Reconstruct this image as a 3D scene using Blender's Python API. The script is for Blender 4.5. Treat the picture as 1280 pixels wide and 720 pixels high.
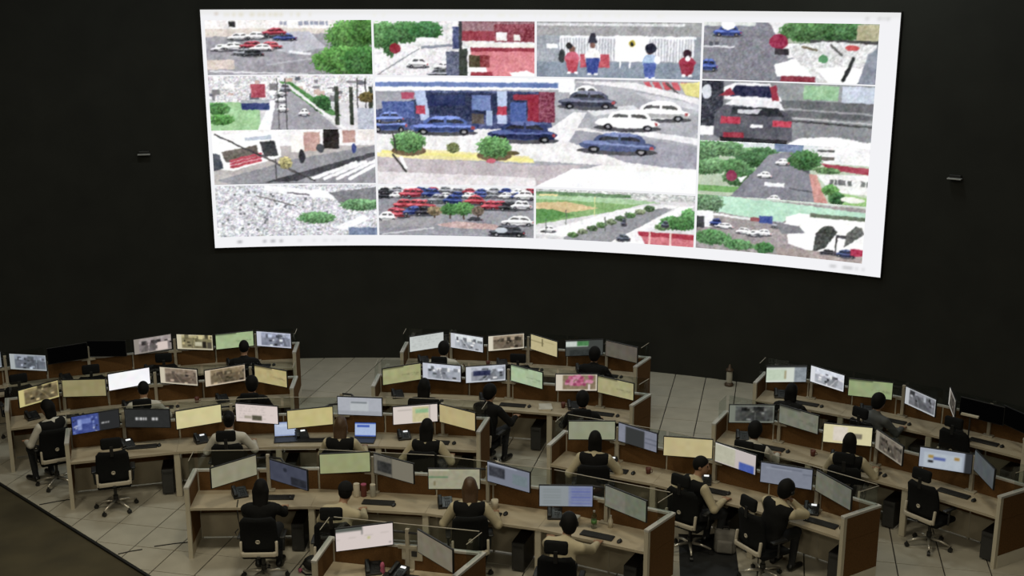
import bpy, bmesh, math, random
import numpy as np
from mathutils import Vector, Matrix

# ------------------------------------------------------------------ camera, world, lights, exposure
for o in list(bpy.data.objects):
    bpy.data.objects.remove(o, do_unlink=True)
S = bpy.context.scene
COL = S.collection
PI = math.pi
R_ = math.radians

CAM_H, CAM_PITCH, CAM_F = 7.6, 14.34, 1484.0
cd = bpy.data.cameras.new('camera')
cd.sensor_width = 36.0
cd.lens = CAM_F * 36.0 / 1280.0
cd.clip_end = 200
cam = bpy.data.objects.new('camera', cd)
COL.objects.link(cam)
cam.location = (0, 0, CAM_H)
cam.rotation_euler = (R_(90 - CAM_PITCH), 0, 0)
S.camera = cam

W = bpy.data.worlds.new('world')
S.world = W
W.use_nodes = True
bg = W.node_tree.nodes['Background']
bg.inputs[0].default_value = (1.0, 0.86, 0.66, 1)
bg.inputs[1].default_value = 0.012

S.view_settings.view_transform = 'Standard'
S.view_settings.look = 'None'
S.view_settings.gamma = 1
S.view_settings.use_curve_mapping = False
S.view_settings.exposure = 0.0

LAMP_C = (1.0, 0.92, 0.71)
def lamp_or_fill(x, y, sx, sy, power, col=None):
    l = bpy.data.lights.new('lamp_or_fill', 'AREA')
    l.shape = 'RECTANGLE'; l.size = sx; l.size_y = sy
    l.energy = power; l.color = col or LAMP_C
    o = bpy.data.objects.new('lamp_or_fill', l)
    COL.objects.link(o)
    o.location = (x, y, 9.9)
for x in (-7.0, -1.5, 4.0):
    lamp_or_fill(x, -1.0, 1.6, 1.6, 330.0 if x < 0 else 230.0)                                            # over the gallery behind the viewer
    lamp_or_fill(x, 11.0, 1.2, 1.2, 205.0 if x < 0 else 150.0)
    lamp_or_fill(x + 1.2, 20.2 - abs(x) * .2, 1.2, 1.2, 105.0, (0.93, 1.0, 0.95))      # added cool fill standing in for the glow of the video wall

# ------------------------------------------------------------------ room geometry: everything is concentric with the curved wall
CX, CY, RW = -2.98, 5.37, 18.45
def P(r, az, z=None):
    a = R_(az)
    x, y = CX + r * math.sin(a), CY + r * math.cos(a)
    return Vector((x, y)) if z is None else Vector((x, y, z))

# ------------------------------------------------------------------ materials
MATS = {}
def mat(name, col, rough=0.6, metal=0.0, spec=0.5, noise=0.0, scale=8.0, col2=None, bump=0.0, stretch=None, emit=None):
    if name in MATS: return MATS[name]
    m = bpy.data.materials.new(name); m.use_nodes = True
    nt = m.node_tree; b = nt.nodes['Principled BSDF']
    b.inputs['Base Color'].default_value = (*col, 1)
    b.inputs['Roughness'].default_value = rough
    b.inputs['Metallic'].default_value = metal
    b.inputs['Specular IOR Level'].default_value = spec
    if noise or bump:
        tc = nt.nodes.new('ShaderNodeTexCoord'); mp = nt.nodes.new('ShaderNodeMapping')
        nt.links.new(tc.outputs['Object'], mp.inputs[0])
        if stretch: mp.inputs['Scale'].default_value = stretch
        n = nt.nodes.new('ShaderNodeTexNoise'); n.inputs['Scale'].default_value = scale; n.inputs['Detail'].default_value = 4
        nt.links.new(mp.outputs[0], n.inputs['Vector'])
        if noise:
            r = nt.nodes.new('ShaderNodeValToRGB')
            c2 = col2 or tuple(max(0, c * (1 - noise)) for c in col)
            r.color_ramp.elements[0].position = 0.3; r.color_ramp.elements[1].position = 0.7
            r.color_ramp.elements[0].color = (*c2, 1); r.color_ramp.elements[1].color = (*col, 1)
            nt.links.new(n.outputs['Fac'], r.inputs[0]); nt.links.new(r.outputs[0], b.inputs['Base Color'])
        if bump:
            bp = nt.nodes.new('ShaderNodeBump'); bp.inputs['Strength'].default_value = bump
            nt.links.new(n.outputs['Fac'], bp.inputs['Height']); nt.links.new(bp.outputs[0], b.inputs['Normal'])
    if emit:
        b.inputs['Emission Color'].default_value = (*emit[0], 1); b.inputs['Emission Strength'].default_value = emit[1]
    MATS[name] = m
    return m
def lin(c):
    c = np.asarray(c, float) / 255.0
    return np.where(c <= 0.04045, c / 12.92, ((c + 0.055) / 1.055) ** 2.4)

mat('wall_black', (0.021, 0.0215, 0.0175), 0.75, spec=0.25, noise=0.25, scale=1.5, bump=0.05)
mat('ceiling_dark', (0.02, 0.02, 0.02), 0.9, noise=0.2)
mat('tile', (0.47, 0.435, 0.355), 0.42, noise=0.16, scale=3.0, spec=0.5)
mat('tile_gap', (0.035, 0.03, 0.024), 0.9, noise=0.3)
mat('carpet', (0.075, 0.060, 0.029), 0.95, noise=0.45, scale=1.3, bump=0.15)
mat('edge_black', (0.006, 0.006, 0.005), 0.6, noise=0.2)
mat('laminate', (0.46, 0.385, 0.27), 0.45, noise=0.10, scale=6, stretch=(1, 8, 1))
mat('laminate_edge', (0.42, 0.36, 0.26), 0.5, noise=0.1)
mat('fabric_brown', (0.145, 0.072, 0.025), 0.95, noise=0.3, scale=60, bump=0.1, spec=0.2)
mat('trim_grey', (0.50, 0.48, 0.44), 0.45, noise=0.06)
mat('kick_cream', (0.52, 0.47, 0.36), 0.5, noise=0.08)
mat('modesty', (0.40, 0.35, 0.26), 0.5, noise=0.08)  # the kick cream, darkened to carry the shade under the desks
mat('kick_lit', (0.64, 0.60, 0.50), 0.5, noise=0.08)  # the kick cream, lightened to carry light falling on the end panels
mat('post_grey', (0.40, 0.36, 0.28), 0.4, noise=0.06)
mat('black_plastic', (0.012, 0.012, 0.012), 0.45, noise=0.2, scale=20)
mat('dark_plastic', (0.03, 0.03, 0.03), 0.4, noise=0.2, scale=20)
mat('chair_fabric', (0.010, 0.0105, 0.011), 0.95, noise=0.3, scale=50, bump=0.1, spec=0.15)
mat('chair_frame', (0.50, 0.45, 0.36), 0.4, noise=0.05)
mat('chrome', (0.62, 0.58, 0.50), 0.3, metal=0.7, noise=0.05)
mat('skin', (0.36, 0.20, 0.12), 0.6, noise=0.08)
mat('hair_black', (0.005, 0.0045, 0.004), 0.75, spec=0.2, noise=0.3, scale=40, stretch=(6, 6, 1))
mat('hair_brown', (0.095, 0.050, 0.022), 0.5, noise=0.5, scale=30, stretch=(6, 6, 1))
mat('shirt_cream', (0.52, 0.45, 0.30), 0.85, noise=0.10, scale=14, bump=0.1)
mat('shirt_white', (0.60, 0.57, 0.50), 0.85, noise=0.10, scale=14, bump=0.1)
mat('shirt_grey', (0.09, 0.095, 0.095), 0.85, noise=0.2, scale=14)
mat('cloth_black', (0.009, 0.009, 0.009), 0.9, noise=0.3, scale=20, spec=0.2)
mat('trouser', (0.014, 0.015, 0.018), 0.9, noise=0.3, scale=20)
mat('trouser_grey', (0.10, 0.10, 0.095), 0.9, noise=0.3, scale=20)
mat('shoe', (0.006, 0.006, 0.006), 0.4, noise=0.2)
mat('eye', (0.01, 0.008, 0.006), 0.2, noise=0.1)
mat('lips', (0.30, 0.11, 0.08), 0.5, noise=0.1)
mat('phone_black', (0.010, 0.010, 0.011), 0.35, noise=0.2)
mat('phone_lit', (0.6, 0.6, 0.6), 0.4, emit=((0.85, 0.88, 0.9), 0.85))
mat('paper', (0.62, 0.56, 0.44), 0.8, noise=0.1)
mat('pink', (0.45, 0.10, 0.18), 0.6, noise=0.2)
mat('red_brown', (0.12, 0.03, 0.02), 0.5, noise=0.2)
mat('dull_brown', (0.075, 0.045, 0.025), 0.5, noise=0.2)
mat('cream_paint', (0.42, 0.40, 0.33), 0.5, noise=0.1)
mat('fixture_grey', (0.35, 0.35, 0.34), 0.5, noise=0.1)
mat('label_green', (0.10, 0.25, 0.06), 0.5, noise=0.1)
mat('patch_dark', (0.017, 0.018, 0.019), 0.6, noise=0.2)
mat('bag_dark', (0.012, 0.012, 0.013), 0.7, noise=0.3, bump=0.2)
mat('bag_grey', (0.20, 0.19, 0.17), 0.8, noise=0.3, bump=0.2)

def glass_mat(name, tint, gl):
    m = bpy.data.materials.new(name); m.use_nodes = True
    nt = m.node_tree; nt.nodes.clear()
    out = nt.nodes.new('ShaderNodeOutputMaterial'); mx = nt.nodes.new('ShaderNodeMixShader')
    t = nt.nodes.new('ShaderNodeBsdfTransparent'); t.inputs[0].default_value = (*tint, 1)
    g = nt.nodes.new('ShaderNodeBsdfGlossy'); g.inputs['Roughness'].default_value = 0.05
    mx.inputs[0].default_value = gl
    nt.links.new(t.outputs[0], mx.inputs[1]); nt.links.new(g.outputs[0], mx.inputs[2])
    nt.links.new(mx.outputs[0], out.inputs[0]); MATS[name] = m
glass_mat('glass', (0.90, 0.93, 0.92), 0.06)
glass_mat('bottle_clear', (0.72, 0.76, 0.72), 0.14)

def screen_mat():
    m = bpy.data.materials.new('screen_pixels'); m.use_nodes = True
    nt = m.node_tree; nt.nodes.clear()
    out = nt.nodes.new('ShaderNodeOutputMaterial'); e = nt.nodes.new('ShaderNodeEmission')
    a = nt.nodes.new('ShaderNodeAttribute'); a.attribute_name = 'Col'
    nt.links.new(a.outputs['Color'], e.inputs[0]); nt.links.new(e.outputs[0], out.inputs[0])
    MATS['screen_pixels'] = m
screen_mat()

# ------------------------------------------------------------------ object helpers
def tag(o, label=None, cat=None, group=None, kind=None):
    if label: o['label'] = label
    if cat: o['category'] = cat
    if group: o['group'] = group
    if kind: o['kind'] = kind
    return o
def empty(name, loc, rz=0.0):
    o = bpy.data.objects.new(name, None); COL.objects.link(o)
    o.location = loc; o.rotation_euler = (0, 0, rz); o.empty_display_size = 0.1
    return o
def link(name, me, parent=None, loc=(0, 0, 0), rz=0.0):
    o = bpy.data.objects.new(name, me); COL.objects.link(o)
    o.parent = parent; o.location = loc; o.rotation_euler = (0, 0, rz)
    return o
def finish(bm, name, m, smooth=False):
    me = bpy.data.meshes.new(name); bmesh.ops.recalc_face_normals(bm, faces=bm.faces)
    bm.to_mesh(me); bm.free()
    me.materials.append(MATS[m])
    if smooth:
        me.polygons.foreach_set('use_smooth', [True] * len(me.polygons))
    return me
def obj(name, bm, m, parent=None, smooth=False, loc=(0, 0, 0)):
    return link(name, finish(bm, name, m, smooth), parent, loc)
def copy_tree(o, parent=None):
    c = o.copy(); COL.objects.link(c); c.parent = parent
    for ch in o.children: copy_tree(ch, c)
    return c

def nb(): return bmesh.new()
def bevel(bm, w, seg=2):
    bmesh.ops.bevel(bm, geom=list(bm.edges), offset=w, segments=seg, affect='EDGES', profile=0.5)
def add_box(bm, c, s, rot=None, bev=0.0, seg=2):
    t = nb() if bev else bm
    M = Matrix.Translation(Vector(c)) @ (rot.to_4x4() if rot else Matrix.Identity(4)) @ Matrix.Diagonal((s[0], s[1], s[2], 1))
    bmesh.ops.create_cube(t, size=1.0, matrix=M)
    if bev:
        bevel(t, bev, seg); merge(bm, t)
    return bm
def merge(bm, t):
    me = bpy.data.meshes.new('tmp'); t.to_mesh(me); t.free(); bm.from_mesh(me); bpy.data.meshes.remove(me)
def add_cyl(bm, p, q, r1, r2=None, n=14):
    p, q = Vector(p), Vector(q); d = q - p
    M = Matrix.Translation((p + q) / 2) @ d.to_track_quat('Z', 'Y').to_matrix().to_4x4()
    bmesh.ops.create_cone(bm, cap_ends=True, segments=n, radius1=r1, radius2=r1 if r2 is None else r2, depth=d.length, matrix=M)
    return bm
def add_sph(bm, c, s, n=14):
    bmesh.ops.create_uvsphere(bm, u_segments=n, v_segments=max(6, n // 2 + 2), radius=1.0, matrix=Matrix.Translation(Vector(c)) @ Matrix.Diagonal((s[0], s[1], s[2], 1)))
    return bm
def add_lathe(bm, prof, n=16, c=(0, 0, 0)):
    rings = []
    for r, z in prof:
        rings.append([bm.verts.new((c[0] + r * math.cos(2 * PI * k / n), c[1] + r * math.sin(2 * PI * k / n), c[2] + z)) for k in range(n)])
    for a, b in zip(rings, rings[1:]):
        for k in range(n): bm.faces.new((a[k], a[(k + 1) % n], b[(k + 1) % n], b[k]))
    bm.faces.new(rings[0][::-1]); bm.faces.new(rings[-1])
    return bm
def add_tube(bm, pts, r, n=8):
    pts = [Vector(p) for p in pts]; rings = []
    for i, p in enumerate(pts):
        d = (pts[min(i + 1, len(pts) - 1)] - pts[max(i - 1, 0)]).normalized()
        q = d.to_track_quat('Z', 'Y')
        rr = r[i] if isinstance(r, (list, tuple)) else r
        rings.append([bm.verts.new(p + q @ Vector((rr * math.cos(2 * PI * k / n), rr * math.sin(2 * PI * k / n), 0))) for k in range(n)])
    for a, b in zip(rings, rings[1:]):
        for k in range(n): bm.faces.new((a[k], a[(k + 1) % n], b[(k + 1) % n], b[k]))
    bm.faces.new(rings[0][::-1]); bm.faces.new(rings[-1])
    return bm
def add_prism(bm, pts, z0, z1, off=(0, 0)):
    lo = [bm.verts.new((p[0] - off[0], p[1] - off[1], z0 if not callable(z0) else z0(i))) for i, p in enumerate(pts)]
    hi = [bm.verts.new((p[0] - off[0], p[1] - off[1], z1 if not callable(z1) else z1(i))) for i, p in enumerate(pts)]
    n = len(pts)
    bm.faces.new(lo[::-1]); bm.faces.new(hi)
    for i in range(n): bm.faces.new((lo[i], lo[(i + 1) % n], hi[(i + 1) % n], hi[i]))
    return bm

# ------------------------------------------------------------------ painting of the screens (colour values on a fine grid of real screen geometry)
RNG = np.random.RandomState(7)
def smooth_noise(h, w, gy, gx):
    gy, gx = max(1, int(gy)), max(1, int(gx))
    a = RNG.rand(gy + 2, gx + 2)
    y = np.linspace(0, gy, h); x = np.linspace(0, gx, w)
    y0 = y.astype(int); x0 = x.astype(int); fy = (y - y0)[:, None]; fx = (x - x0)[None, :]
    return (a[y0][:, x0] * (1 - fy) * (1 - fx) + a[y0 + 1][:, x0] * fy * (1 - fx) + a[y0][:, x0 + 1] * (1 - fy) * fx + a[y0 + 1][:, x0 + 1] * fy * fx)
class Cv:
    def __init__(s, w, h, bgc):
        s.w, s.h = w, h; s.a = np.zeros((h, w, 3)); s.a[:] = bgc
        s.X, s.Y = np.meshgrid((np.arange(w) + .5) / w, (np.arange(h) + .5) / h); s.as_ = w / h
    def put(s, m, col, n=0.0):
        c = np.zeros(s.a.shape); c[:] = col
        if n: c = c + ((RNG.rand(s.h, s.w) - .5) * 2 * n)[..., None] + ((smooth_noise(s.h, s.w, s.h / 4, s.w / 4) - .5) * 2 * n)[..., None]
        m = np.clip(m, 0, 1)[..., None] if m.dtype != bool else m[..., None].astype(float)
        s.a = s.a * (1 - m) + c * m
    def rect(s, x0, y0, x1, y1, col, n=0): s.put((s.X >= x0) & (s.X < x1) & (s.Y >= y0) & (s.Y < y1), col, n)
    def poly(s, pts, col, n=0):
        m = np.zeros(s.X.shape, bool); k = len(pts)
        for i in range(k):
            (x1, y1), (x2, y2) = pts[i], pts[(i + 1) % k]
            if y1 == y2: continue
            c = ((s.Y < y1) != (s.Y < y2)) & (s.X < (x2 - x1) * (s.Y - y1) / (y2 - y1) + x1); m ^= c
        s.put(m, col, n)
    def ell(s, cx, cy, rx, ry, col, n=0): s.put(((s.X - cx) / rx) ** 2 + ((s.Y - cy) / ry) ** 2 < 1, col, n)
    def line(s, x0, y0, x1, y1, w, col, n=0):
        ax, ay, bx, by = x0 * s.as_, y0, x1 * s.as_, y1; px, py = s.X * s.as_, s.Y
        d = ((bx - ax) ** 2 + (by - ay) ** 2) or 1e-9
        t = np.clip(((px - ax) * (bx - ax) + (py - ay) * (by - ay)) / d, 0, 1)
        s.put(np.hypot(px - ax - t * (bx - ax), py - ay - t * (by - ay)) < w / 2, col, n)
    def tree(s, cx, cy, rx, ry, col=(70, 120, 55), trunk=False):
        if trunk: s.line(cx, cy, cx, cy + ry * 1.5, 0.03, (70, 55, 45))
        q = ((s.X - cx) / rx) ** 2 + ((s.Y - cy) / ry) ** 2
        e = smooth_noise(s.h, s.w, s.h / 3, s.w / 3)
        m = q < 0.65 + 0.7 * e
        c = np.array(col, float)
        sh = 0.48 + 0.72 * e + 0.20 * np.clip((cy - s.Y) / ry, -1, 1)
        s.a = np.where(m[..., None], np.clip(c[None, None] * sh[..., None], 0, 255), s.a)
    def fuzz(s, amp, g=2, chroma=0.0, reg=None):
        n = (smooth_noise(s.h, s.w, s.h / g, s.w / g) - .5) * 2 * amp
        m = 1.0 if reg is None else ((s.X >= reg[0]) & (s.X < reg[2]) & (s.Y >= reg[1]) & (s.Y < reg[3])).astype(float)
        s.a = s.a + (n * m)[..., None]
        if chroma: s.a = s.a + ((np.dstack([smooth_noise(s.h, s.w, s.h / g, s.w / g) for _ in range(3)]) - .5) * 2 * chroma) * (m if isinstance(m, float) else m[..., None])
    def car(s, cx, cy, w, h, col, sl=0.0):
        h = h * 1.12; l = [min(250, c * 1.2 + 30) for c in col]; d = [c * .7 for c in col]; win = [.22 * c + 30 for c in col]
        sk = lambda x, y: (cx + x * w, cy + y * h + sl * x * w)
        s.ell(*sk(0, .36), w * .52, h * .17, (78, 78, 84))
        s.ell(*sk(0.03, -.10), w * .33, h * .36, col, 8)                               # cabin
        s.ell(*sk(0.03, -.10), w * .27, h * .24, win, 10)                              # glass band
        s.ell(*sk(0.04, -.36), w * .22, h * .10, l)                                    # roof shine
        s.line(*sk(.03, -.34), *sk(.03, .05), .022, col)
        s.ell(*sk(0, .12), w * .5, h * .24, col, 8); s.rect(cx - .44 * w, cy + .06 * h, cx + .46 * w, cy + .32 * h, d, 8) if not sl else None
        s.ell(*sk(-.28, .04), w * .17, h * .09, l); s.line(*sk(-.42, .08), *sk(.42, .06), .018, l)
        s.rect(cx + .42 * w, cy + .06 * h + sl * .44 * w, cx + .47 * w, cy + .2 * h + sl * .44 * w, (170, 70, 76))
        for x in (-.3, .31): s.ell(*sk(x, .33), w * .075, h * .14, (34, 34, 38)); s.ell(*sk(x, .33), w * .035, h * .07, (150, 150, 154))
    def warp(s, amp, g):
        dy = (smooth_noise(s.h, s.w, s.h / g, s.w / g) - .5) * 2 * amp; dx = (smooth_noise(s.h, s.w, s.h / g, s.w / g) - .5) * 2 * amp
        yy, xx = np.meshgrid(np.arange(s.h), np.arange(s.w), indexing='ij')
        s.a = s.a[np.clip(np.round(yy + dy), 0, s.h - 1).astype(int), np.clip(np.round(xx + dx), 0, s.w - 1).astype(int)]
    def cars(s, n, x0, y0, x1, y1, w, h, cols, sl=0):
        for _ in range(n):
            s.car(RNG.uniform(x0, x1), RNG.uniform(y0, y1), w * RNG.uniform(.8, 1.2), h * RNG.uniform(.8, 1.2), cols[RNG.randint(len(cols))], sl)
    def blur(s, k=1):
        for _ in range(k):
            p = np.pad(s.a, ((1, 1), (1, 1), (0, 0)), 'edge')
            s.a = (p[1:-1, 1:-1] * 4 + p[:-2, 1:-1] + p[2:, 1:-1] + p[1:-1, :-2] + p[1:-1, 2:]) / 8
        return s
    def text(s, x0, y, x1, h, col, d=.55):
        x = x0
        while x < x1:
            w = RNG.uniform(.4, 1.3) * h / s.as_
            if RNG.rand() < d: s.rect(x, y, min(x1, x + w), y + h, col)
            x += w * 1.3
def pixel_mesh(name, cv, f):
    """grid of screen points, row 0 on top; f(u, v) arrays -> x, y, z arrays"""
    h, w = cv.h, cv.w
    a = np.vstack([cv.a[:1], cv.a]); a = np.hstack([a[:, :1], a])
    p = np.pad(cv.a, ((1, 1), (1, 1), (0, 0)), 'edge')
    col = (p[:-1, :-1] + p[1:, :-1] + p[:-1, 1:] + p[1:, 1:]) / 4
    u, v = np.meshgrid(np.linspace(0, 1, w + 1), np.linspace(0, 1, h + 1))
    x, y, z = f(u, v)
    co = np.stack([np.broadcast_to(x, u.shape), np.broadcast_to(y, u.shape), np.broadcast_to(z, u.shape)], -1).reshape(-1, 3)
    i = np.arange((h + 1) * (w + 1)).reshape(h + 1, w + 1)
    q = np.stack([i[1:, :-1], i[1:, 1:], i[:-1, 1:], i[:-1, :-1]], -1).reshape(-1, 4)
    me = bpy.data.meshes.new(name)
    me.vertices.add(len(co)); me.vertices.foreach_set('co', co.astype(np.float32).ravel())
    me.loops.add(q.size); me.loops.foreach_set('vertex_index', q.astype(np.int32).ravel())
    me.polygons.add(len(q)); me.polygons.foreach_set('loop_start', np.arange(0, q.size, 4, dtype=np.int32))
    at = me.attributes.new('Col', 'FLOAT_COLOR', 'POINT')
    c = np.ones((len(co), 4), np.float32); c[:, :3] = lin(np.clip(col, 0, 255)).reshape(-1, 3)
    at.data.foreach_set('color', c.ravel())
    me.materials.append(MATS['screen_pixels']); me.update(); me.validate()
    return me
# ------------------------------------------------------------------ the room
def arc_wall(name, r0, r1, a0, a1, z0, z1, m, n=120, parent=None, off=(0, 0, 0)):
    bm = nb(); ring = []
    for k in range(n + 1):
        az = a0 + (a1 - a0) * k / n
        p, q = P(r0, az), P(r1, az)
        ring.append([bm.verts.new((c[0] - off[0], c[1] - off[1], z - off[2])) for c, z in ((p, z0), (p, z1), (q, z1), (q, z0))])
    for a, b in zip(ring, ring[1:]):
        for i in range(4): bm.faces.new((a[i], a[(i + 1) % 4], b[(i + 1) % 4], b[i]))
    bm.faces.new(ring[0]); bm.faces.new(ring[-1][::-1])
    return obj(name, bm, m, parent)
tag(arc_wall('wall_front', RW, RW + 0.3, -62, 78, -0.1, 10.4, 'wall_black'), 'black curved wall behind the giant video screen', None, None, 'structure')
tag(obj('ceiling', add_box(nb(), (0, 8, 10.5), (44, 38, 0.2)), 'ceiling_dark'), 'dark ceiling above the hall', None, None, 'structure')

# floor: square tiles laid askew, ending at a straight black edge; dark carpet beyond
E0, E1 = Vector((-8.073, 17.382)), Vector((-4.770, 14.302))
ed = (E1 - E0).normalized(); en = Vector((ed.y, -ed.x))       # en points to the carpet side?
if en.dot(Vector((-8, 12)) - E0) < 0: en = -en
A_, B_ = E0 - ed * 12, E1 + ed * 22
fb = nb()
add_prism(fb, [A_, B_, B_ - en * 34, A_ - en * 34], -0.10, -0.014)
floor = tag(obj('floor', fb, 'tile_gap'), 'pale tiled floor of the control hall', None, None, 'structure')
fb = nb()
add_prism(fb, [A_ + en * .034, B_ + en * .034, B_ + en * 22, A_ + en * 22], -0.14, -0.035)
tag(obj('floor_carpet', fb, 'carpet'), 'dark brown carpet in the lower left corner', None, None, 'structure')
fb = nb()
add_prism(fb, [A_, B_, B_ + en * .036, A_ + en * .036], -0.12, -0.004)
tag(obj('trim_1', fb, 'edge_black'), 'black edging strip between tiles and carpet', None, None, 'structure')

TP, TA = 0.6075, R_(12.8)
tn = Vector((math.cos(TA), -math.sin(TA))); tu = Vector((math.sin(TA), math.cos(TA)))
def in_frame(x, y, z, mx=60):
    p = R_(CAM_PITCH); c = y * math.cos(p) - (z - CAM_H) * math.sin(p); u = y * math.sin(p) + (z - CAM_H) * math.cos(p)
    if c < 1: return None
    px, py = 640 + CAM_F * x / c, 360 - CAM_F * u / c
    return (px, py) if -mx < px < 1280 + mx and -mx < py < 720 + mx else None
def clip(poly, p0, n):            # keep the side with n.(p-p0) <= 0
    out = []
    for i, a in enumerate(poly):
        b = poly[(i + 1) % len(poly)]; da, db = n.dot(a - p0), n.dot(b - p0)
        if da <= 0: out.append(a)
        if (da < 0 < db) or (db < 0 < da): out.append(a + (b - a) * (da / (da - db)))
    return out
g = 0.008
tile_me = None; cand = []
for i in range(-40, 40):
    for j in range(-5, 60):
        c = tn * (3.04 + (i + .5) * TP) + tu * (15.46 + (j - 20 + .5) * TP)
        if (c - Vector((CX, CY))).length > RW + 0.35: continue
        f = in_frame(c.x, c.y, 0)
        if not f: continue
        sq = [c + tn * (sx * (TP / 2 - g)) + tu * (sy * (TP / 2 - g)) for sx, sy in ((-1, -1), (1, -1), (1, 1), (-1, 1))]
        k = clip(sq, E0, en)
        if len(k) < 3: continue
        cand.append((c.length, c, k, len(k) == 4 and all((a - b).length < 1e-6 for a, b in zip(k, sq))))
cand.sort(key=lambda t: t[0])
def tile_bm(pts):
    bm = nb(); cc = sum(pts, Vector((0, 0))) / len(pts)
    lo = [bm.verts.new((p.x, p.y, -0.016)) for p in pts]; md = [bm.verts.new((p.x, p.y, -0.003)) for p in pts]
    hi = [bm.verts.new((*(p + (cc - p) * 0.008), 0.0)) for p in pts]; n = len(pts)
    for a, b in ((lo, md), (md, hi)):
        for i in range(n): bm.faces.new((a[i], a[(i + 1) % n], b[(i + 1) % n], b[i]))
    bm.faces.new(hi)
    return bm
rest = nb()
random.seed(3)
for idx, (d, c, k, whole) in enumerate(cand):
    if idx < 300:
        if whole:
            if tile_me is None: tile_me = finish(tile_bm([tn * (sx * (TP / 2 - g)) + tu * (sy * (TP / 2 - g)) for sx, sy in ((-1, -1), (1, -1), (1, 1), (-1, 1))]), 'tile', 'tile')
            link('tile', tile_me, floor, (c.x, c.y, random.uniform(-.001, .0005)))
        else: obj('tile', tile_bm([p - c for p in k]), 'tile', floor, loc=(c.x, c.y, 0))
    else: merge(rest, tile_bm(k))
tag(obj('far_tiles', rest, 'tile', floor), kind='stuff')

# ------------------------------------------------------------------ the giant curved video wall
VZ0, VZ1, VA0, VA1 = 2.43, 7.13, -9.5, 31.8
vloc = P(RW - .06, (VA0 + VA1) / 2, VZ0)
video = tag(empty('video_wall', vloc), 'giant curved video wall showing a grid of street camera views', 'video wall')
arc_wall('housing', RW - .07, RW - .002, VA0 - .05, VA1 + .05, VZ0 - .02, VZ1 + .02, 'black_plastic', 80, video, vloc)
def on_wall(a0, a1, z1, z0, r):
    def f(u, v):
        az = np.radians(a0 + (a1 - a0) * u)
        return CX + r * np.sin(az) - vloc.x, CY + r * np.cos(az) - vloc.y, z1 + (z0 - z1) * v - vloc.z
    return f
FV = lambda w, h, col: Cv(w * 2, h * 2, col)       # painted at twice the grid and averaged down
def feed(cv, a0, a1, z1, z0, label, bl=1):
    cv.fuzz(10, 3); cv.warp(1.3, 7)
    q_ = Cv(cv.w // 2, cv.h // 2, (0, 0, 0)); q_.a = cv.a.reshape(cv.h // 2, 2, cv.w // 2, 2, 3).mean((1, 3)); cv = q_
    cv.fuzz(11, 9); cv.fuzz(6, 4, 3); cv.fuzz(7, 1.6, 4)
    g_ = cv.a.mean(-1, keepdims=True); cv.a = g_ + (cv.a - g_) * .80          # washed-out LED picture
    cv.fuzz(5, 1.2); cv.a = 142 + (cv.a - 128) * 1.12
    o = link('camera_view', pixel_mesh('camera_view', cv, on_wall(a0, a1, z1, z0, RW - .085)), video); o['label'] = label
# white desktop behind the views
cv = Cv(440, 148, (243, 243, 246))
cv.rect(0, 0, 1, .018, (236, 236, 236)); cv.text(.02, .012, .16, .012, (226, 222, 205), .5); cv.text(.24, .02, .7, .010, (238, 238, 226), .35)
cv.rect(.02, .012, .026, .022, (190, 170, 150))
for x in (.035, .073, .085, .098): cv.rect(x, .972, x + .005, .982, (120, 120, 125))
cv.text(.12, .972, .2, .010, (214, 214, 216), .5); cv.text(.93, .972, .985, .010, (170, 170, 172), .5); cv.text(.955, .02, .99, .008, (190, 190, 190), .5)
cv.blur()
link('desktop', pixel_mesh('desktop', cv, on_wall(VA0, VA1, VZ1, VZ0, RW - .076)), video)
A = [-9.28, .72, .86, 10.72, 10.86, 20.74, 20.88, 30.72]
Z = [6.93, 5.885, 5.86, 4.80, 4.775, 3.70, 3.67, 2.65]
WH, RD, BL, DK, GY, RE = (235, 235, 238), (150, 45, 60), (45, 60, 120), (45, 46, 52), (120, 122, 130), (170, 60, 70)
ROAD = (150, 148, 156)
# 1 car park and trees
c = FV(208, 70, ROAD); c.fuzz(14, 6)
c.rect(0, 0, 1, .16, (228, 224, 222), 16); c.text(.42, .02, .88, .07, (140, 145, 165), .6); c.rect(.14, .02, .18, .12, (50, 50, 50))
c.poly([(0, .16), (.6, .14), (.95, .2), (.6, .26), (0, .3)], (206, 196, 186), 12)
c.poly([(.45, .22), (.62, .2), (.72, .5), (.5, .62), (.38, .5)], (180, 180, 190), 8)
for x, y, cl in ((.2, .3, WH), (.3, .28, WH), (.42, .27, DK), (.47, .31, BL), (.41, .21, RD), (.1, .5, WH), (.16, .47, WH), (.27, .45, RD), (.38, .46, RE), (.33, .5, WH), (.22, .58, GY), (.27, .6, DK)): c.car(x, y, .15, .13, cl)
c.rect(0, .72, .16, .9, (205, 190, 180), 14); c.line(.02, .93, .6, 1.0, .03, (205, 205, 210)); c.line(.5, .58, .62, .62, .05, (225, 225, 230)); c.line(.36, .82, .64, .7, .03, (175, 175, 182))
c.tree(.87, .3, .15, .3, (92, 150, 70)); c.tree(.97, .2, .12, .25, (80, 135, 60)); c.tree(.83, .75, .2, .27, (95, 155, 72)); c.tree(.95, .75, .14, .27, (70, 125, 60))
feed(c, A[0], A[1], Z[0], Z[1], 'camera view of a car park beside clipped green trees')
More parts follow.
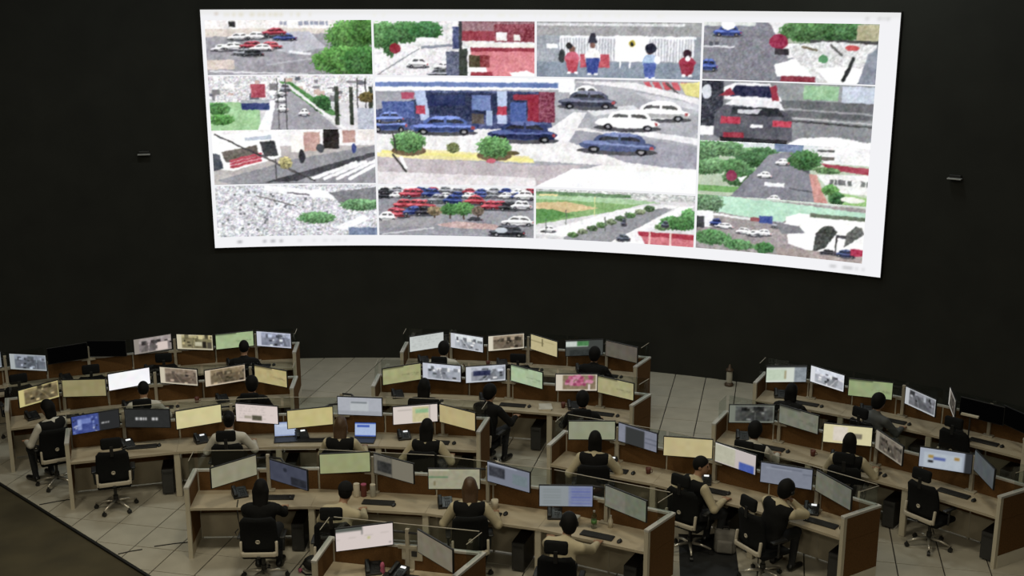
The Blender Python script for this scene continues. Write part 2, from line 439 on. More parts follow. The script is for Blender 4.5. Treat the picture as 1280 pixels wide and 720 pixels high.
# 2 boulevard over the town
c = FV(208, 74, (205, 203, 206)); c.fuzz(55, 2.2, 14, (0, 0, 1, .5))
for _ in range(40): c.rect(*(lambda x, y: (x, y, x + RNG.uniform(.02, .06), y + RNG.uniform(.04, .12)))(RNG.rand(), RNG.uniform(0, .42)), [(235, 233, 232), (120, 118, 122), (190, 160, 150), (95, 98, 110)][RNG.randint(4)], 10)
c.rect(.25, .15, .34, .4, (170, 70, 85), 16); c.rect(0, .48, .3, 1, (150, 195, 140), 10); c.tree(.05, .6, .07, .12, (85, 145, 75)); c.tree(.06, .8, .08, .1, (95, 160, 80))
c.poly([(.33, 1), (.4, .3), (.48, .2), (.78, 1)], ROAD, 6); c.poly([(.28, 1), (.37, .45), (.4, .45), (.36, 1)], WH, 6)
c.rect(.19, .5, .36, .62, (50, 62, 115), 10); c.rect(.19, .44, .36, .5, (160, 165, 170), 10)
c.poly([(.42, .1), (.5, .12), (.8, .75), (.68, .72)], (80, 135, 72), 18); c.tree(.68, .52, .06, .16, (60, 110, 60)); c.line(.48, .18, .82, 1, .05, (222, 222, 222))
for x, y, cl in ((.43, .42, WH), (.44, .3, WH), (.44, .6, WH), (.57, .68, WH), (.46, .22, GY)): c.car(x, y, .07, .14, cl)
for x in (.76, .85, .97): c.rect(x, .2, x + .025, .92, (58, 66, 55), 8)
for x in (.41, .46, .9, .95): c.rect(x, .05, x + .006, 1, (70, 70, 72))
c.rect(.9, .6, 1, 1, (170, 175, 190), 14); c.tree(.96, .4, .05, .1, (110, 95, 55))
feed(c, A[0], A[1], Z[2], Z[3], 'camera view of a boulevard with green verge over the town')
# 3 white shop front
c = FV(208, 74, (176, 170, 168)); c.rect(0, 0, 1, .3, (226, 224, 224), 10)
c.poly([(0, .1), (.4, .02), (.42, .5), (.12, .75), (0, .7)], (240, 240, 238), 6); c.poly([(.05, .4), (.27, .28), (.28, .48), (.08, .6)], (98, 92, 84), 14)
c.poly([(.0, .42), (.04, .44), (.06, .7), (.0, .74)], (75, 80, 90), 8); c.poly([(.29, .22), (.38, .2), (.4, .48), (.31, .5)], (62, 64, 66), 8)
for k in range(3): c.line(.11, .68 - .06 * k, .29, .56 - .06 * k, .05, (185, 70, 85), 20)
c.poly([(.2, .14), (.36, .1), (.36, .18), (.2, .2)], (175, 185, 200), 8); c.rect(.48, .1, .56, .42, (230, 226, 222), 6); c.rect(.56, .05, .66, .4, (190, 150, 140), 14)
c.rect(.68, .0, .78, .36, (40, 36, 34), 6); c.rect(.8, .02, .88, .25, (180, 140, 130), 14); c.rect(.9, 0, 1, .2, (220, 212, 208), 14)
c.poly([(.02, .92), (.5, .55), (1, .3), (1, 1), (.1, 1)], (138, 138, 144), 8); c.poly([(.3, .98), (1, .42), (1, .5), (.5, .96)], (70, 70, 76), 6)
for k in range(4): c.line(.6 + .08 * k, .92, .88 + .06 * k, .62 - .02 * k, .06, (228, 228, 230), 4)
c.line(.02, .08, .62, .96, .03, (60, 58, 60)); c.line(.3, .48, .5, .8, .04, (90, 86, 86)); c.ell(.545, .5, .02, .13, (50, 50, 56)); c.ell(.66, .35, .025, .08, (70, 72, 78)); c.ell(.87, .35, .015, .09, (60, 70, 130))
c.tree(.44, .62, .04, .12, (190, 180, 120)); c.line(.38, .55, .38, .95, .02, (80, 80, 80))
feed(c, A[0], A[1], Z[4] + .03, Z[5] + .02, 'camera view of a white shop front with red lettering')
# 4 bare grey hillside
c = FV(208, 72, (196, 196, 202)); c.fuzz(60, 1.6, 10); c.fuzz(30, 4, 8)
for _ in range(120): c.rect(*(lambda x, y: (x, y, x + .015, y + .04))(RNG.rand() * .7, RNG.uniform(.1, 1)), [(235, 235, 238), (110, 112, 118), (150, 150, 156)][RNG.randint(3)])
c.poly([(.3, 0), (.6, .1), (1, .2), (1, .35), (.5, .22), (.3, .1)], (232, 232, 236), 10); c.poly([(.7, .15), (1, .05), (1, .5), (.8, .45)], (120, 120, 126), 14)
c.tree(.62, .65, .12, .12, (110, 165, 105)); c.tree(.9, .4, .13, .12, (115, 165, 112)); c.line(.45, .15, .58, .2, .03, (110, 105, 112)); c.line(.25, .2, .5, .42, .02, (100, 95, 95))
c.poly([(.72, .85), (.92, .6), (.95, .68), (.8, .9)], WH, 8); c.rect(.82, .85, 1, 1, (110, 125, 155), 20)
feed(c, A[0], A[1], Z[6] + .02, Z[7], 'camera view of a bare grey hillside with green patches')
# 5 street by a red building
c = FV(205, 70, (218, 216, 218)); c.fuzz(22, 3, 6)
for x, y, rx, ry, cl in ((.06, .25, .1, .25, (100, 155, 90)), (.2, .2, .12, .2, (80, 135, 75)), (.33, .17, .1, .18, (70, 130, 72)), (.1, .4, .05, .25, (75, 125, 70))): c.tree(.0 + x, y, rx, ry, cl)
c.ell(.13, .5, .035, .09, RD); c.line(.02, .98, .28, .5, .02, (130, 130, 138)); c.line(.3, .48, .5, .44, .05, (130, 134, 150)); c.rect(.26, .3, .44, .38, (232, 230, 230), 8)
c.car(.27, .76, .14, .2, WH); c.car(.4, .95, .15, .16, GY); c.car(.43, .82, .12, .12, WH)
c.rect(.49, .1, .54, .5, (70, 78, 120), 22); c.rect(.53, .0, .55, 1, (60, 62, 66), 8); c.rect(.45, .55, .53, 1, (90, 96, 120), 26); c.rect(.53, .5, .58, 1, (52, 60, 52), 8)
c.rect(.55, .0, 1, .2, (150, 110, 118), 26); c.rect(.55, .18, .75, .36, (150, 55, 68), 14); c.rect(.75, .05, 1, .38, (138, 62, 74), 30); c.rect(.76, .2, .83, .36, (225, 222, 220), 6); c.rect(.87, .24, .91, .36, (220, 218, 214), 6)
c.poly([(.55, .38), (1, .42), (1, .5), (.6, .46)], (225, 222, 215), 6); c.rect(.6, .48, 1, 1, (212, 120, 128), 12); c.rect(.6, .48, 1, .55, (150, 50, 64), 10); c.rect(.59, .62, .72, .85, (140, 58, 62), 20); c.rect(.59, .62, .66, .85, (80, 72, 52), 10); c.rect(.58, .84, .7, .93, (240, 238, 236), 4); c.rect(.6, .93, .74, 1, (150, 48, 60), 6); c.poly([(.84, .94), (.95, .9), (1, .95), (1, 1), (.86, 1)], (240, 238, 238), 6)
feed(c, A[2], A[3], Z[0] - .02, Z[1] - .02, 'camera view of a pale street beside a red building')
# 6 performers by a fence
c = FV(206, 70, (142, 148, 158)); c.rect(0, 0, 1, .25, (150, 150, 152), 12); c.rect(0, .02, .9, .07, (205, 206, 208), 20); c.rect(.05, .25, .96, .7, (178, 180, 186), 8)
for k in range(46): c.rect(.14 + k * .018, .26, .146 + k * .018, .7, (232, 234, 238))
c.rect(.1, .25, .97, .29, (228, 230, 234)); c.rect(0, .25, .14, .98, (150, 156, 166), 14); c.rect(0, .72, 1, 1, (128, 140, 156), 10); c.rect(.06, .4, .13, .48, WH)
c.rect(.48, .24, .68, .7, (243, 243, 240), 3); c.ell(.585, .38, .02, .06, (190, 170, 60)); c.ell(.585, .39, .01, .04, (40, 40, 40)); c.rect(.51, .7, .52, .82, WH); c.rect(.57, .7, .58, .82, WH)
def fig(x, top, bot, cb, cl, hat=None, w=.045):
    m = (top + bot) / 2
    c.ell(x, top + .06, .018, .06, (120, 80, 70)); c.ell(x, m - .02, w, (bot - top) * .26, cb, 18); c.poly([(x - w * .9, m), (x + w * .9, m), (x + w * .6, bot), (x - w * .6, bot)], cl, 14)
    c.rect(x - .03, bot - .02, x - .008, bot + .02, WH); c.rect(x + .01, bot - .02, x + .034, bot + .02, WH)
    if hat: c.poly([(x - .03, top + .02), (x - .012, top - .16), (x + .012, top - .16), (x + .03, top + .02)], hat, 6)
fig(.22, .44, .92, (200, 90, 110), (190, 70, 85)); c.ell(.2, .43, .02, .06, (40, 38, 40)); c.ell(.155, .62, .02, .13, (60, 62, 66))
c.rect(.27, .58, .45, .82, (185, 70, 84), 14); fig(.345, .36, .94, (228, 224, 220), (60, 76, 150), (48, 48, 60), .05)
fig(.695, .45, 1.0, (155, 180, 210), (72, 92, 165)); c.ell(.7, .46, .035, .09, (38, 40, 56)); c.ell(.74, .66, .02, .07, WH)
fig(.92, .52, .93, (165, 50, 72), (150, 45, 62), None, .05); c.ell(.92, .55, .025, .08, (60, 40, 48)); c.ell(.925, .63, .014, .05, WH)
feed(c, A[4], A[5], Z[0] - .02, Z[1] - .02, 'camera view of costumed performers before a white fence')
# 7 road and white awnings
c = FV(205, 72, (126, 126, 136)); c.fuzz(16, 3, 5); c.rect(0, 0, .3, .06, (200, 204, 200), 10)
c.car(.14, .15, .17, .2, (60, 82, 160)); c.ell(.14, .05, .04, .08, WH); c.line(0, .42, .18, .43, .03, (205, 205, 210)); c.car(.03, .75, .12, .22, (60, 80, 150)); c.text(0, .34, .1, .06, (70, 72, 80), .6)
c.poly([(.38, 0), (.5, .0), (.6, .6), (.5, .6)], (225, 224, 226), 8); c.rect(.48, 0, 1, .35, (150, 160, 140), 18); c.tree(.6, .14, .16, .18, (90, 140, 80)); c.tree(.78, .12, .14, .18, (80, 130, 74)); c.rect(.88, .02, 1, .3, (170, 165, 130), 18); c.rect(.62, .28, 1, .36, (70, 72, 70), 10)
c.poly([(.5, .4), (.7, .3), (1, .34), (.9, 1), (.6, 1)], (205, 206, 206), 28); c.ell(.44, .32, .055, .13, (150, 40, 70), 16); c.rect(.42, .44, .5, .54, (56, 50, 56))
c.poly([(.42, .72), (.54, .6), (.64, .88), (.44, .92)], (244, 244, 244), 3); c.rect(.46, .9, .66, 1, (140, 52, 66), 14); c.poly([(.66, .76), (.8, .72), (.95, .75), (.9, 1), (.74, 1)], (244, 243, 242), 4)
c.line(.87, .58, .82, .95, .06, (48, 50, 52)); c.ell(.86, .4, .04, .05, (200, 80, 80)); c.ell(.7, .6, .03, .07, (80, 140, 90)); c.line(.58, .4, .66, .45, .04, (110, 100, 80)); c.line(.74, .36, .8, .52, .04, (90, 92, 90)); c.poly([(.95, .5), (1, .4), (1, 1), (.9, 1)], (130, 136, 150), 6)
feed(c, A[6], A[7], Z[0], Z[1], 'camera view of a grey road beside white awnings')
# 8 car seen from behind
c = FV(205, 72, (132, 134, 138)); c.fuzz(10, 3, 4); c.rect(.44, 0, 1, .3, (140, 144, 146), 8); c.rect(.6, .03, .8, .26, (140, 185, 140), 14); c.rect(.82, .02, 1, .3, (182, 192, 208), 14)
c.rect(.45, .28, 1, .55, (98, 100, 104), 8); c.line(.45, .42, 1, .45, .03, (150, 150, 154)); c.line(.4, .55, 1, .6, .02, (190, 190, 192)); c.line(.4, .6, 1, .65, .03, (70, 70, 72))
c.rect(0, 0, .13, .75, (58, 60, 70), 24); c.ell(.03, .18, .03, .12, (200, 205, 215)); c.rect(0, .75, .1, .9, WH, 8)
c.poly([(.13, .1), (.2, .02), (.4, .02), (.48, .3), (.14, .3)], (226, 226, 230), 8); c.poly([(.2, .06), (.4, .06), (.43, .25), (.17, .24)], (44, 46, 76), 14); c.poly([(.1, .25), (.17, .1), (.2, .22)], RD); c.poly([(.4, .08), (.44, .05), (.46, .3), (.42, .3)], RD)
c.poly([(.08, .9), (.08, .55), (.14, .38), (.44, .36), (.54, .55), (.55, .95), (.45, 1), (.14, .98)], (88, 88, 98), 8); c.poly([(.14, .38), (.2, .28), (.46, .3), (.5, .45)], (220, 220, 224), 6)
c.poly([(.19, .42), (.46, .42), (.5, .56), (.18, .54)], (48, 50, 56), 6); c.poly([(.22, .46), (.36, .44), (.34, .52), (.22, .53)], (190, 192, 198), 6)
c.rect(.12, .58, .24, .7, (190, 58, 80), 16); c.rect(.43, .62, .54, .72, (196, 60, 80), 16); c.rect(.3, .7, .37, .75, (238, 238, 240)); c.rect(.14, .85, .26, .93, (160, 50, 66), 12); c.rect(.12, .93, .52, 1, (40, 40, 44))
c.poly([(.52, 1), (.6, .88), (.8, .84), (1, .9), (1, 1)], (240, 240, 240), 8)
feed(c, A[6], A[7], Z[2], Z[3] - .06, 'camera view of a dark car seen from behind')
# 9 tree lined avenue
c = FV(205, 72, (175, 190, 165)); c.rect(0, 0, 1, .12, (208, 214, 216), 16); c.rect(.45, 0, .62, .14, (110, 126, 160), 16)
for k in range(16): c.tree(RNG.uniform(0, .4), RNG.uniform(.12, .7), .09, .14, [(95, 145, 88), (110, 160, 104), (70, 115, 70)][k % 3])
c.rect(0, .82, .25, .93, (115, 170, 95), 10); c.ell(.2, .62, .035, .1, (140, 48, 80)); c.poly([(.24, .65), (.3, .6), (.26, .74)], WH)
c.poly([(.2, 1), (.42, .2), (.55, .12), (.66, .4), (.7, 1)], (128, 128, 138), 6); c.rect(.4, .7, .52, .77, (222, 222, 226)); c.line(.55, .78, .7, .82, .03, (90, 90, 98)); c.poly([(.58, .4), (.66, .38), (.66, .5)], (80, 80, 92))
for x, y in ((.4, .57), (.5, .32), (.46, .98)): c.car(x, y, .09, .12, WH)
c.poly([(.66, .5), (.7, .5), (.78, 1), (.7, 1)], (200, 140, 130), 14); c.poly([(.7, .5), (1, .45), (1, .8), (.8, .8)], (222, 222, 220), 14); c.text(.78, .56, 1, .1, (110, 112, 112), .7)
c.rect(.7, .0, 1, .3, (226, 226, 226), 12); c.poly([(.72, .3), (1, .34), (1, .45), (.78, .4)], (165, 62, 78), 12); c.rect(.7, .06, .8, .1, (90, 90, 90)); c.rect(.7, .18, .8, .24, (100, 96, 90)); c.tree(.63, .26, .1, .18, (80, 130, 76)); c.tree(.76, .42, .08, .06, (110, 150, 95))
c.poly([(.76, .75), (1, .85), (1, 1), (.8, 1)], (140, 185, 110), 10); c.tree(.79, .76, .05, .1, (100, 160, 80)); c.tree(.83, .9, .05, .12, (70, 120, 70)); c.ell(.92, .9, .07, .05, (225, 225, 215))
feed(c, A[6], A[7], Z[4] - .03, Z[5], 'camera view of a straight avenue between trees')
# 10 pale green field and white arches
c = FV(205, 72, (150, 142, 142)); c.fuzz(16, 3, 5); c.poly([(.1, 0), (1, .12), (1, .24), (.6, .3), (.5, .42), (.1, .3)], (172, 214, 188), 4); c.rect(.3, .0, 1, .04, (190, 200, 190))
c.tree(.06, .15, .1, .2, (110, 150, 108)); c.rect(0, .3, .1, .6, (225, 225, 228), 8); c.rect(0, .4, .05, .62, (60, 62, 66)); c.car(.12, .5, .08, .14, BL); c.car(.17, .55, .12, .1, WH); c.line(.1, .35, .34, .4, .04, (222, 222, 222)); c.rect(.33, .36, .4, .43, (150, 80, 84), 10); c.rect(.38, .32, .46, .45, (60, 80, 150), 8)
for x, y, cl in ((.29, .62, WH), (.36, .65, WH), (.41, .62, WH), (.5, .46, GY), (.55, .47, WH)): c.car(x, y, .1, .12, cl)
c.poly([(.54, .3), (.62, .22), (1, .26), (1, .9), (.72, .9), (.56, .78)], (240, 240, 238), 4); c.rect(.68, .2, 1, .27, (100, 110, 92), 10); c.poly([(.48, .42), (.62, .45), (.66, .56), (.52, .62)], (120, 120, 126), 8)
c.poly([(.71, .88), (.72, .55), (.77, .4), (.82, .4), (.845, .5), (.78, .8)], (66, 70, 66), 22); c.poly([(.89, .75), (.9, .5), (.95, .36), (.99, .38), (1, .5), (.93, .66)], (96, 98, 96), 22); c.rect(.84, .55, .85, .95, (40, 40, 42)); c.rect(.84, .54, .9, .6, (70, 70, 74))
c.tree(.1, .78, .12, .14, (95, 150, 90)); c.tree(.26, .88, .1, .1, (100, 155, 95)); c.tree(.42, .9, .06, .1, (80, 140, 78)); c.rect(.5, .86, 1, 1, (160, 146, 142), 14); c.car(.9, .86, .13, .14, (45, 55, 95)); c.rect(.93, .76, 1, .88, (175, 45, 75), 12); c.car(.8, .86, .1, .1, DK)
feed(c, A[6], A[7], Z[6] + .04, Z[7], 'camera view of white arches before a pale green field')
# 11 large centre view: filling station
c = FV(408, 140, (158, 158, 166)); c.fuzz(8, 5, 3)
c.poly([(.5, .05), (.8, 0), (1, .05), (1, .75), (.5, .72)], (164, 165, 172), 5); c.poly([(.62, .5), (.8, .44), (1, .5), (1, .56), (.84, .5)], (222, 221, 224), 6); c.poly([(.66, .28), (.8, .22), (.82, .26), (.68, .33)], (205, 205, 210), 6); c.poly([(.8, .1), (1, .2), (1, .26), (.84, .16)], (196, 196, 202), 6); c.rect(.0, .12, .55, .52, (66, 76, 120), 26); c.rect(.1, .14, .5, .34, (46, 54, 84), 14); c.rect(.3, .16, .36, .3, (100, 120, 175), 12); c.rect(.15, .16, .28, .26, (40, 50, 92), 8)
c.poly([(0, 0), (.58, .0), (.58, .1), (0, .13)], (236, 238, 242), 3); c.poly([(0, .045), (.57, .04), (.57, .085), (0, .085)], (95, 118, 175), 4); c.rect(.57, 0, .62, .12, WH, 4); c.poly([(0, .13), (.12, .12), (.13, .2), (0, .3)], (150, 150, 160), 8)
c.rect(.08, .14, .12, .2, (175, 70, 95)); c.poly([(.12, .12), (.155, .12), (.17, .4), (.14, .4)], (165, 182, 215), 8); c.rect(.125, .26, .155, .34, (180, 55, 75), 10); c.rect(.38, .12, .41, .42, (170, 186, 218), 8); c.rect(.38, .26, .41, .34, (185, 55, 75), 10); c.rect(.345, .3, .365, .44, (150, 170, 205))
c.rect(.2, .3, .33, .4, (48, 56, 88), 18); c.rect(.3, .33, .34, .42, (90, 82, 76), 10); c.rect(.43, .15, .5, .2, (150, 45, 62), 10); c.rect(.475, .15, .51, .42, (150, 42, 60), 10); c.rect(.51, .12, .56, .4, (130, 60, 80), 30); c.rect(.02, .22, .12, .38, (70, 88, 150), 20); c.rect(.42, .22, .47, .4, (62, 84, 150), 12)
c.poly([(0, .5), (.5, .46), (.66, .44), (1, .72), (1, .8), (0, .72)], (222, 220, 220), 8); c.poly([(.55, .52), (.62, .46), (1, .58), (1, .8), (.78, .74)], (150, 150, 162), 5); c.poly([(.5, .55), (.62, .3), (.66, .3), (.6, .6)], (226, 224, 226), 6)
c.car(.04, .42, .12, .18, (80, 100, 165)); c.car(.21, .44, .21, .17, (76, 96, 165)); c.car(.46, .49, .22, .19, (48, 60, 110)); c.car(.04, .37, .1, .1, (90, 110, 175))
c.car(.655, .12, .1, .12, WH); c.car(.66, .185, .18, .16, (74, 78, 98)); c.car(.88, .27, .19, .17, (240, 240, 240)); c.car(.785, .36, .2, .18, (244, 244, 244), .05); c.car(.755, .57, .24, .19, (72, 84, 126), .1)
for k in range(5): c.poly([(.83 + k * .028, .01), (.85 + k * .028, .01), (.862 + k * .028, .08), (.842 + k * .028, .08)], (200, 80, 90))
c.poly([(.94, .02), (1, .0), (1, .14), (.96, .12)], (215, 205, 120), 12); c.line(.9, .02, .94, .12, .02, (90, 80, 80)); c.poly([(.6, .02), (.8, .08), (.94, .16), (1, .2), (1, .15), (.8, .02)], (222, 220, 222), 5)
c.poly([(0, .7), (.1, .66), (.48, .72), (.5, .78), (.0, .75)], (226, 214, 150), 6); c.line(.02, .69, .49, .755, .03, (232, 222, 130), 5)
c.poly([(0, .74), (.5, .8), (.66, .78), (.52, 1), (0, 1)], (182, 172, 176), 7); c.poly([(0, .88), (.5, .92), (.5, 1), (0, 1)], (214, 208, 210), 6); c.poly([(.62, .82), (1, .8), (1, 1), (.5, 1)], (240, 240, 242), 3); c.poly([(.7, .78), (1, .78), (1, .84), (.66, .82)], (232, 232, 228), 3)
for x, y, rx, ry in ((.1, .6, .055, .1), (.37, .64, .055, .1)): c.ell(x, y + .08, rx, .05, (110, 90, 66), 10); c.tree(x, y, rx, ry, (105, 160, 92))
c.tree(.24, .65, .02, .05, (120, 130, 80)); c.ell(.43, .69, .02, .02, (90, 80, 50)); c.line(.05, .5, .06, .68, .015, (60, 60, 56)); c.line(.05, .72, .09, .88, .02, (60, 58, 56)); c.line(.075, .75, .09, .84, .03, (240, 240, 240)); c.ell(.36, .77, .015, .02, (200, 90, 110))
feed(c, A[2], A[5], Z[2] - .03, Z[5] - .0, 'large central camera view of a filling station forecourt')
# 12 crowded car park
c = FV(203, 72, (140, 140, 148)); c.fuzz(12, 4, 4); c.rect(0, 0, 1, .06, (220, 220, 220), 20)
for y, h in ((.08, .12), (.17, .13)):
    for k in range(13): c.car(.04 + k * .078, y + RNG.uniform(-.02, .02), .1, h, [WH, DK, GY, BL, WH, GY, RD][RNG.randint(7)])
for x, y, cl in ((.2, .14, RE), (.24, .14, RD), (.34, .13, BL), (.16, .36, RE), (.24, .36, RE), (.3, .37, RE), (.1, .53, RD), (.13, .55, RE), (.22, .5, BL), (.3, .5, DK), (.38, .25, GY), (.48, .26, BL), (.62, .26, RE), (.72, .36, RE), (.78, .36, RD), (.84, .37, DK), (.92, .34, WH), (.94, .14, WH), (.05, .62, WH)): c.car(x, y, .14, .19, cl)
c.tree(.36, .5, .05, .1, (150, 130, 95), True); c.tree(.46, .46, .06, .12, (85, 140, 78), True); c.tree(.55, .44, .07, .14, (95, 155, 84), True); c.tree(.64, .48, .04, .1, (130, 110, 95), True)
c.poly([(.36, .78), (.5, .7), (.72, .74), (.9, .86), (.5, .84)], (190, 160, 156), 20); c.car(.9, .66, .22, .2, (236, 236, 236)); c.car(.62, .64, .1, .08, DK); c.poly([(0, .7), (.4, .64), (.38, .8), (0, .86)], (150, 148, 152), 6); c.line(.02, .98, .35, .84, .03, (190, 190, 194)); c.car(.83, .87, .24, .24, (56, 58, 66)); c.ell(.79, .86, .04, .06, (180, 186, 196))
feed(c, A[2], A[3], Z[6] - .01, Z[7], 'camera view of a crowded car park with red cars')
# 13 field and dual carriageway
c = FV(205, 72, (206, 204, 206)); c.rect(0, 0, 1, .14, (190, 192, 190), 40); c.rect(0, .05, .6, .12, (95, 130, 90), 20); c.poly([(0, .1), (.75, .16), (.45, .42), (0, .72)], (128, 170, 105), 10); c.poly([(0, .14), (.5, .12), (.8, .18), (.6, .24), (0, .2)], (160, 195, 150), 8); c.poly([(0, .28), (.2, .24), (.4, .34), (.2, .46), (0, .4)], (205, 180, 130), 8); c.poly([(0, .4), (.1, .4), (.25, .5), (0, .7)], (90, 145, 76), 12); c.rect(.02, .1, .14, .13, (220, 205, 140))
c.rect(.37, .12, .376, .5, (225, 215, 140)); c.poly([(0, .9), (.5, .38), (.8, .2), (.9, .22), (.2, .95)], (228, 227, 228), 5); c.poly([(.18, .95), (.6, .42), (.82, .26), (.86, .28), (.5, 1), (.18, 1)], (140, 140, 146), 8)
for k in range(9): c.tree(.24 + k * .06, .9 - k * .075, .035, .06, [(100, 140, 84), (130, 145, 110), (85, 110, 76)][k % 3])
c.poly([(.48, 1), (.9, .24), (1, .2), (.72, .75), (.7, 1)], (230, 229, 230), 5); c.tree(.9, .55, .12, .14, (85, 145, 78)); c.tree(.97, .4, .06, .14, (100, 165, 92)); c.tree(.8, .65, .05, .06, (120, 160, 100)); c.poly([(.66, .8), (1, .76), (1, 1), (.7, 1)], (205, 110, 120), 12); c.poly([(.65, .76), (1, .76), (1, .86), (.66, .84)], (170, 50, 66), 10)
for x in (.72, .85): c.rect(x, .76, x + .01, 1, (230, 200, 190))
for x, y, w in ((.56, .9, .09), (.08, .8, .1), (.82, .58, .05), (.56, .6, .04)): c.car(x, y, w, .14, (70, 76, 90) if w < .095 else WH)
for x, y in ((.06, .6), (.19, .4), (.44, .5), (.57, .38)): c.rect(x, y, x + .006, y + .3, (90, 94, 90))
feed(c, A[4], A[5], Z[6] - .01, Z[7], 'camera view of a green field beside a dual carriageway')
# ------------------------------------------------------------------ curved benches of desks
DEPTH, TOP, PANEL = 0.61, 0.74, 1.05
ROWS = {  # radius at both ends, azimuth of both ends, stations, label
 'L1': (15.75, 16.15, -25.1, -3.9, 4, 'curved left bench of desks nearest the black wall'),
 'M1': (16.15, 16.15, 3.6, 19.7, 3, 'curved middle bench of desks nearest the black wall'),
 'R1': (16.12, 16.05, 27.4, 43.4, 3, 'curved right bench of desks nearest the black wall'),
 'L2': (14.0, 14.12, -22.0, -3.15, 3, 'second left bench from the wall, with a bright white screen'),
 'M2': (14.22, 14.19, 2.8, 21.6, 3, 'second middle bench from the wall, with a pink picture screen'),
 'R2': (13.92, 13.76, 27.35, 46.45, 3, 'right bench with an empty chair at its near end'),
 'L3': (12.2, 12.36, -17.9, 12.0, 4, 'third left bench, with a blue computer desktop on one screen'),
 'M3': (12.12, 11.78, 18.3, 41.0, 3, 'bench right of centre with brown end panel beside the aisle'),
 'L4': (10.15, 10.0, -8.0, 30.1, 4, 'long nearest bench across the bottom centre with a brown end panel'),
 'L5': (7.98, 7.98, 5.7, 19.1, 1, 'single short desk at the bottom edge of the picture'),
}
def Rrow(row, az):
    r0, r1, a0, a1 = ROWS[row][:4]
    return r0 + (r1 - r0) * (az - a0) / (a1 - a0)
NEAR = {('M3', 1): 40.0, ('M3', 0): 17.95, ('R2', 1): 45.75, ('L4', 1): 29.55, ('L4', 0): -8.3, ('M2', 1): 21.05, ('M1', 1): 19.3, ('L5', 1): 18.25, ('L5', 0): 5.3}   # skew of the end panels
STN = {}
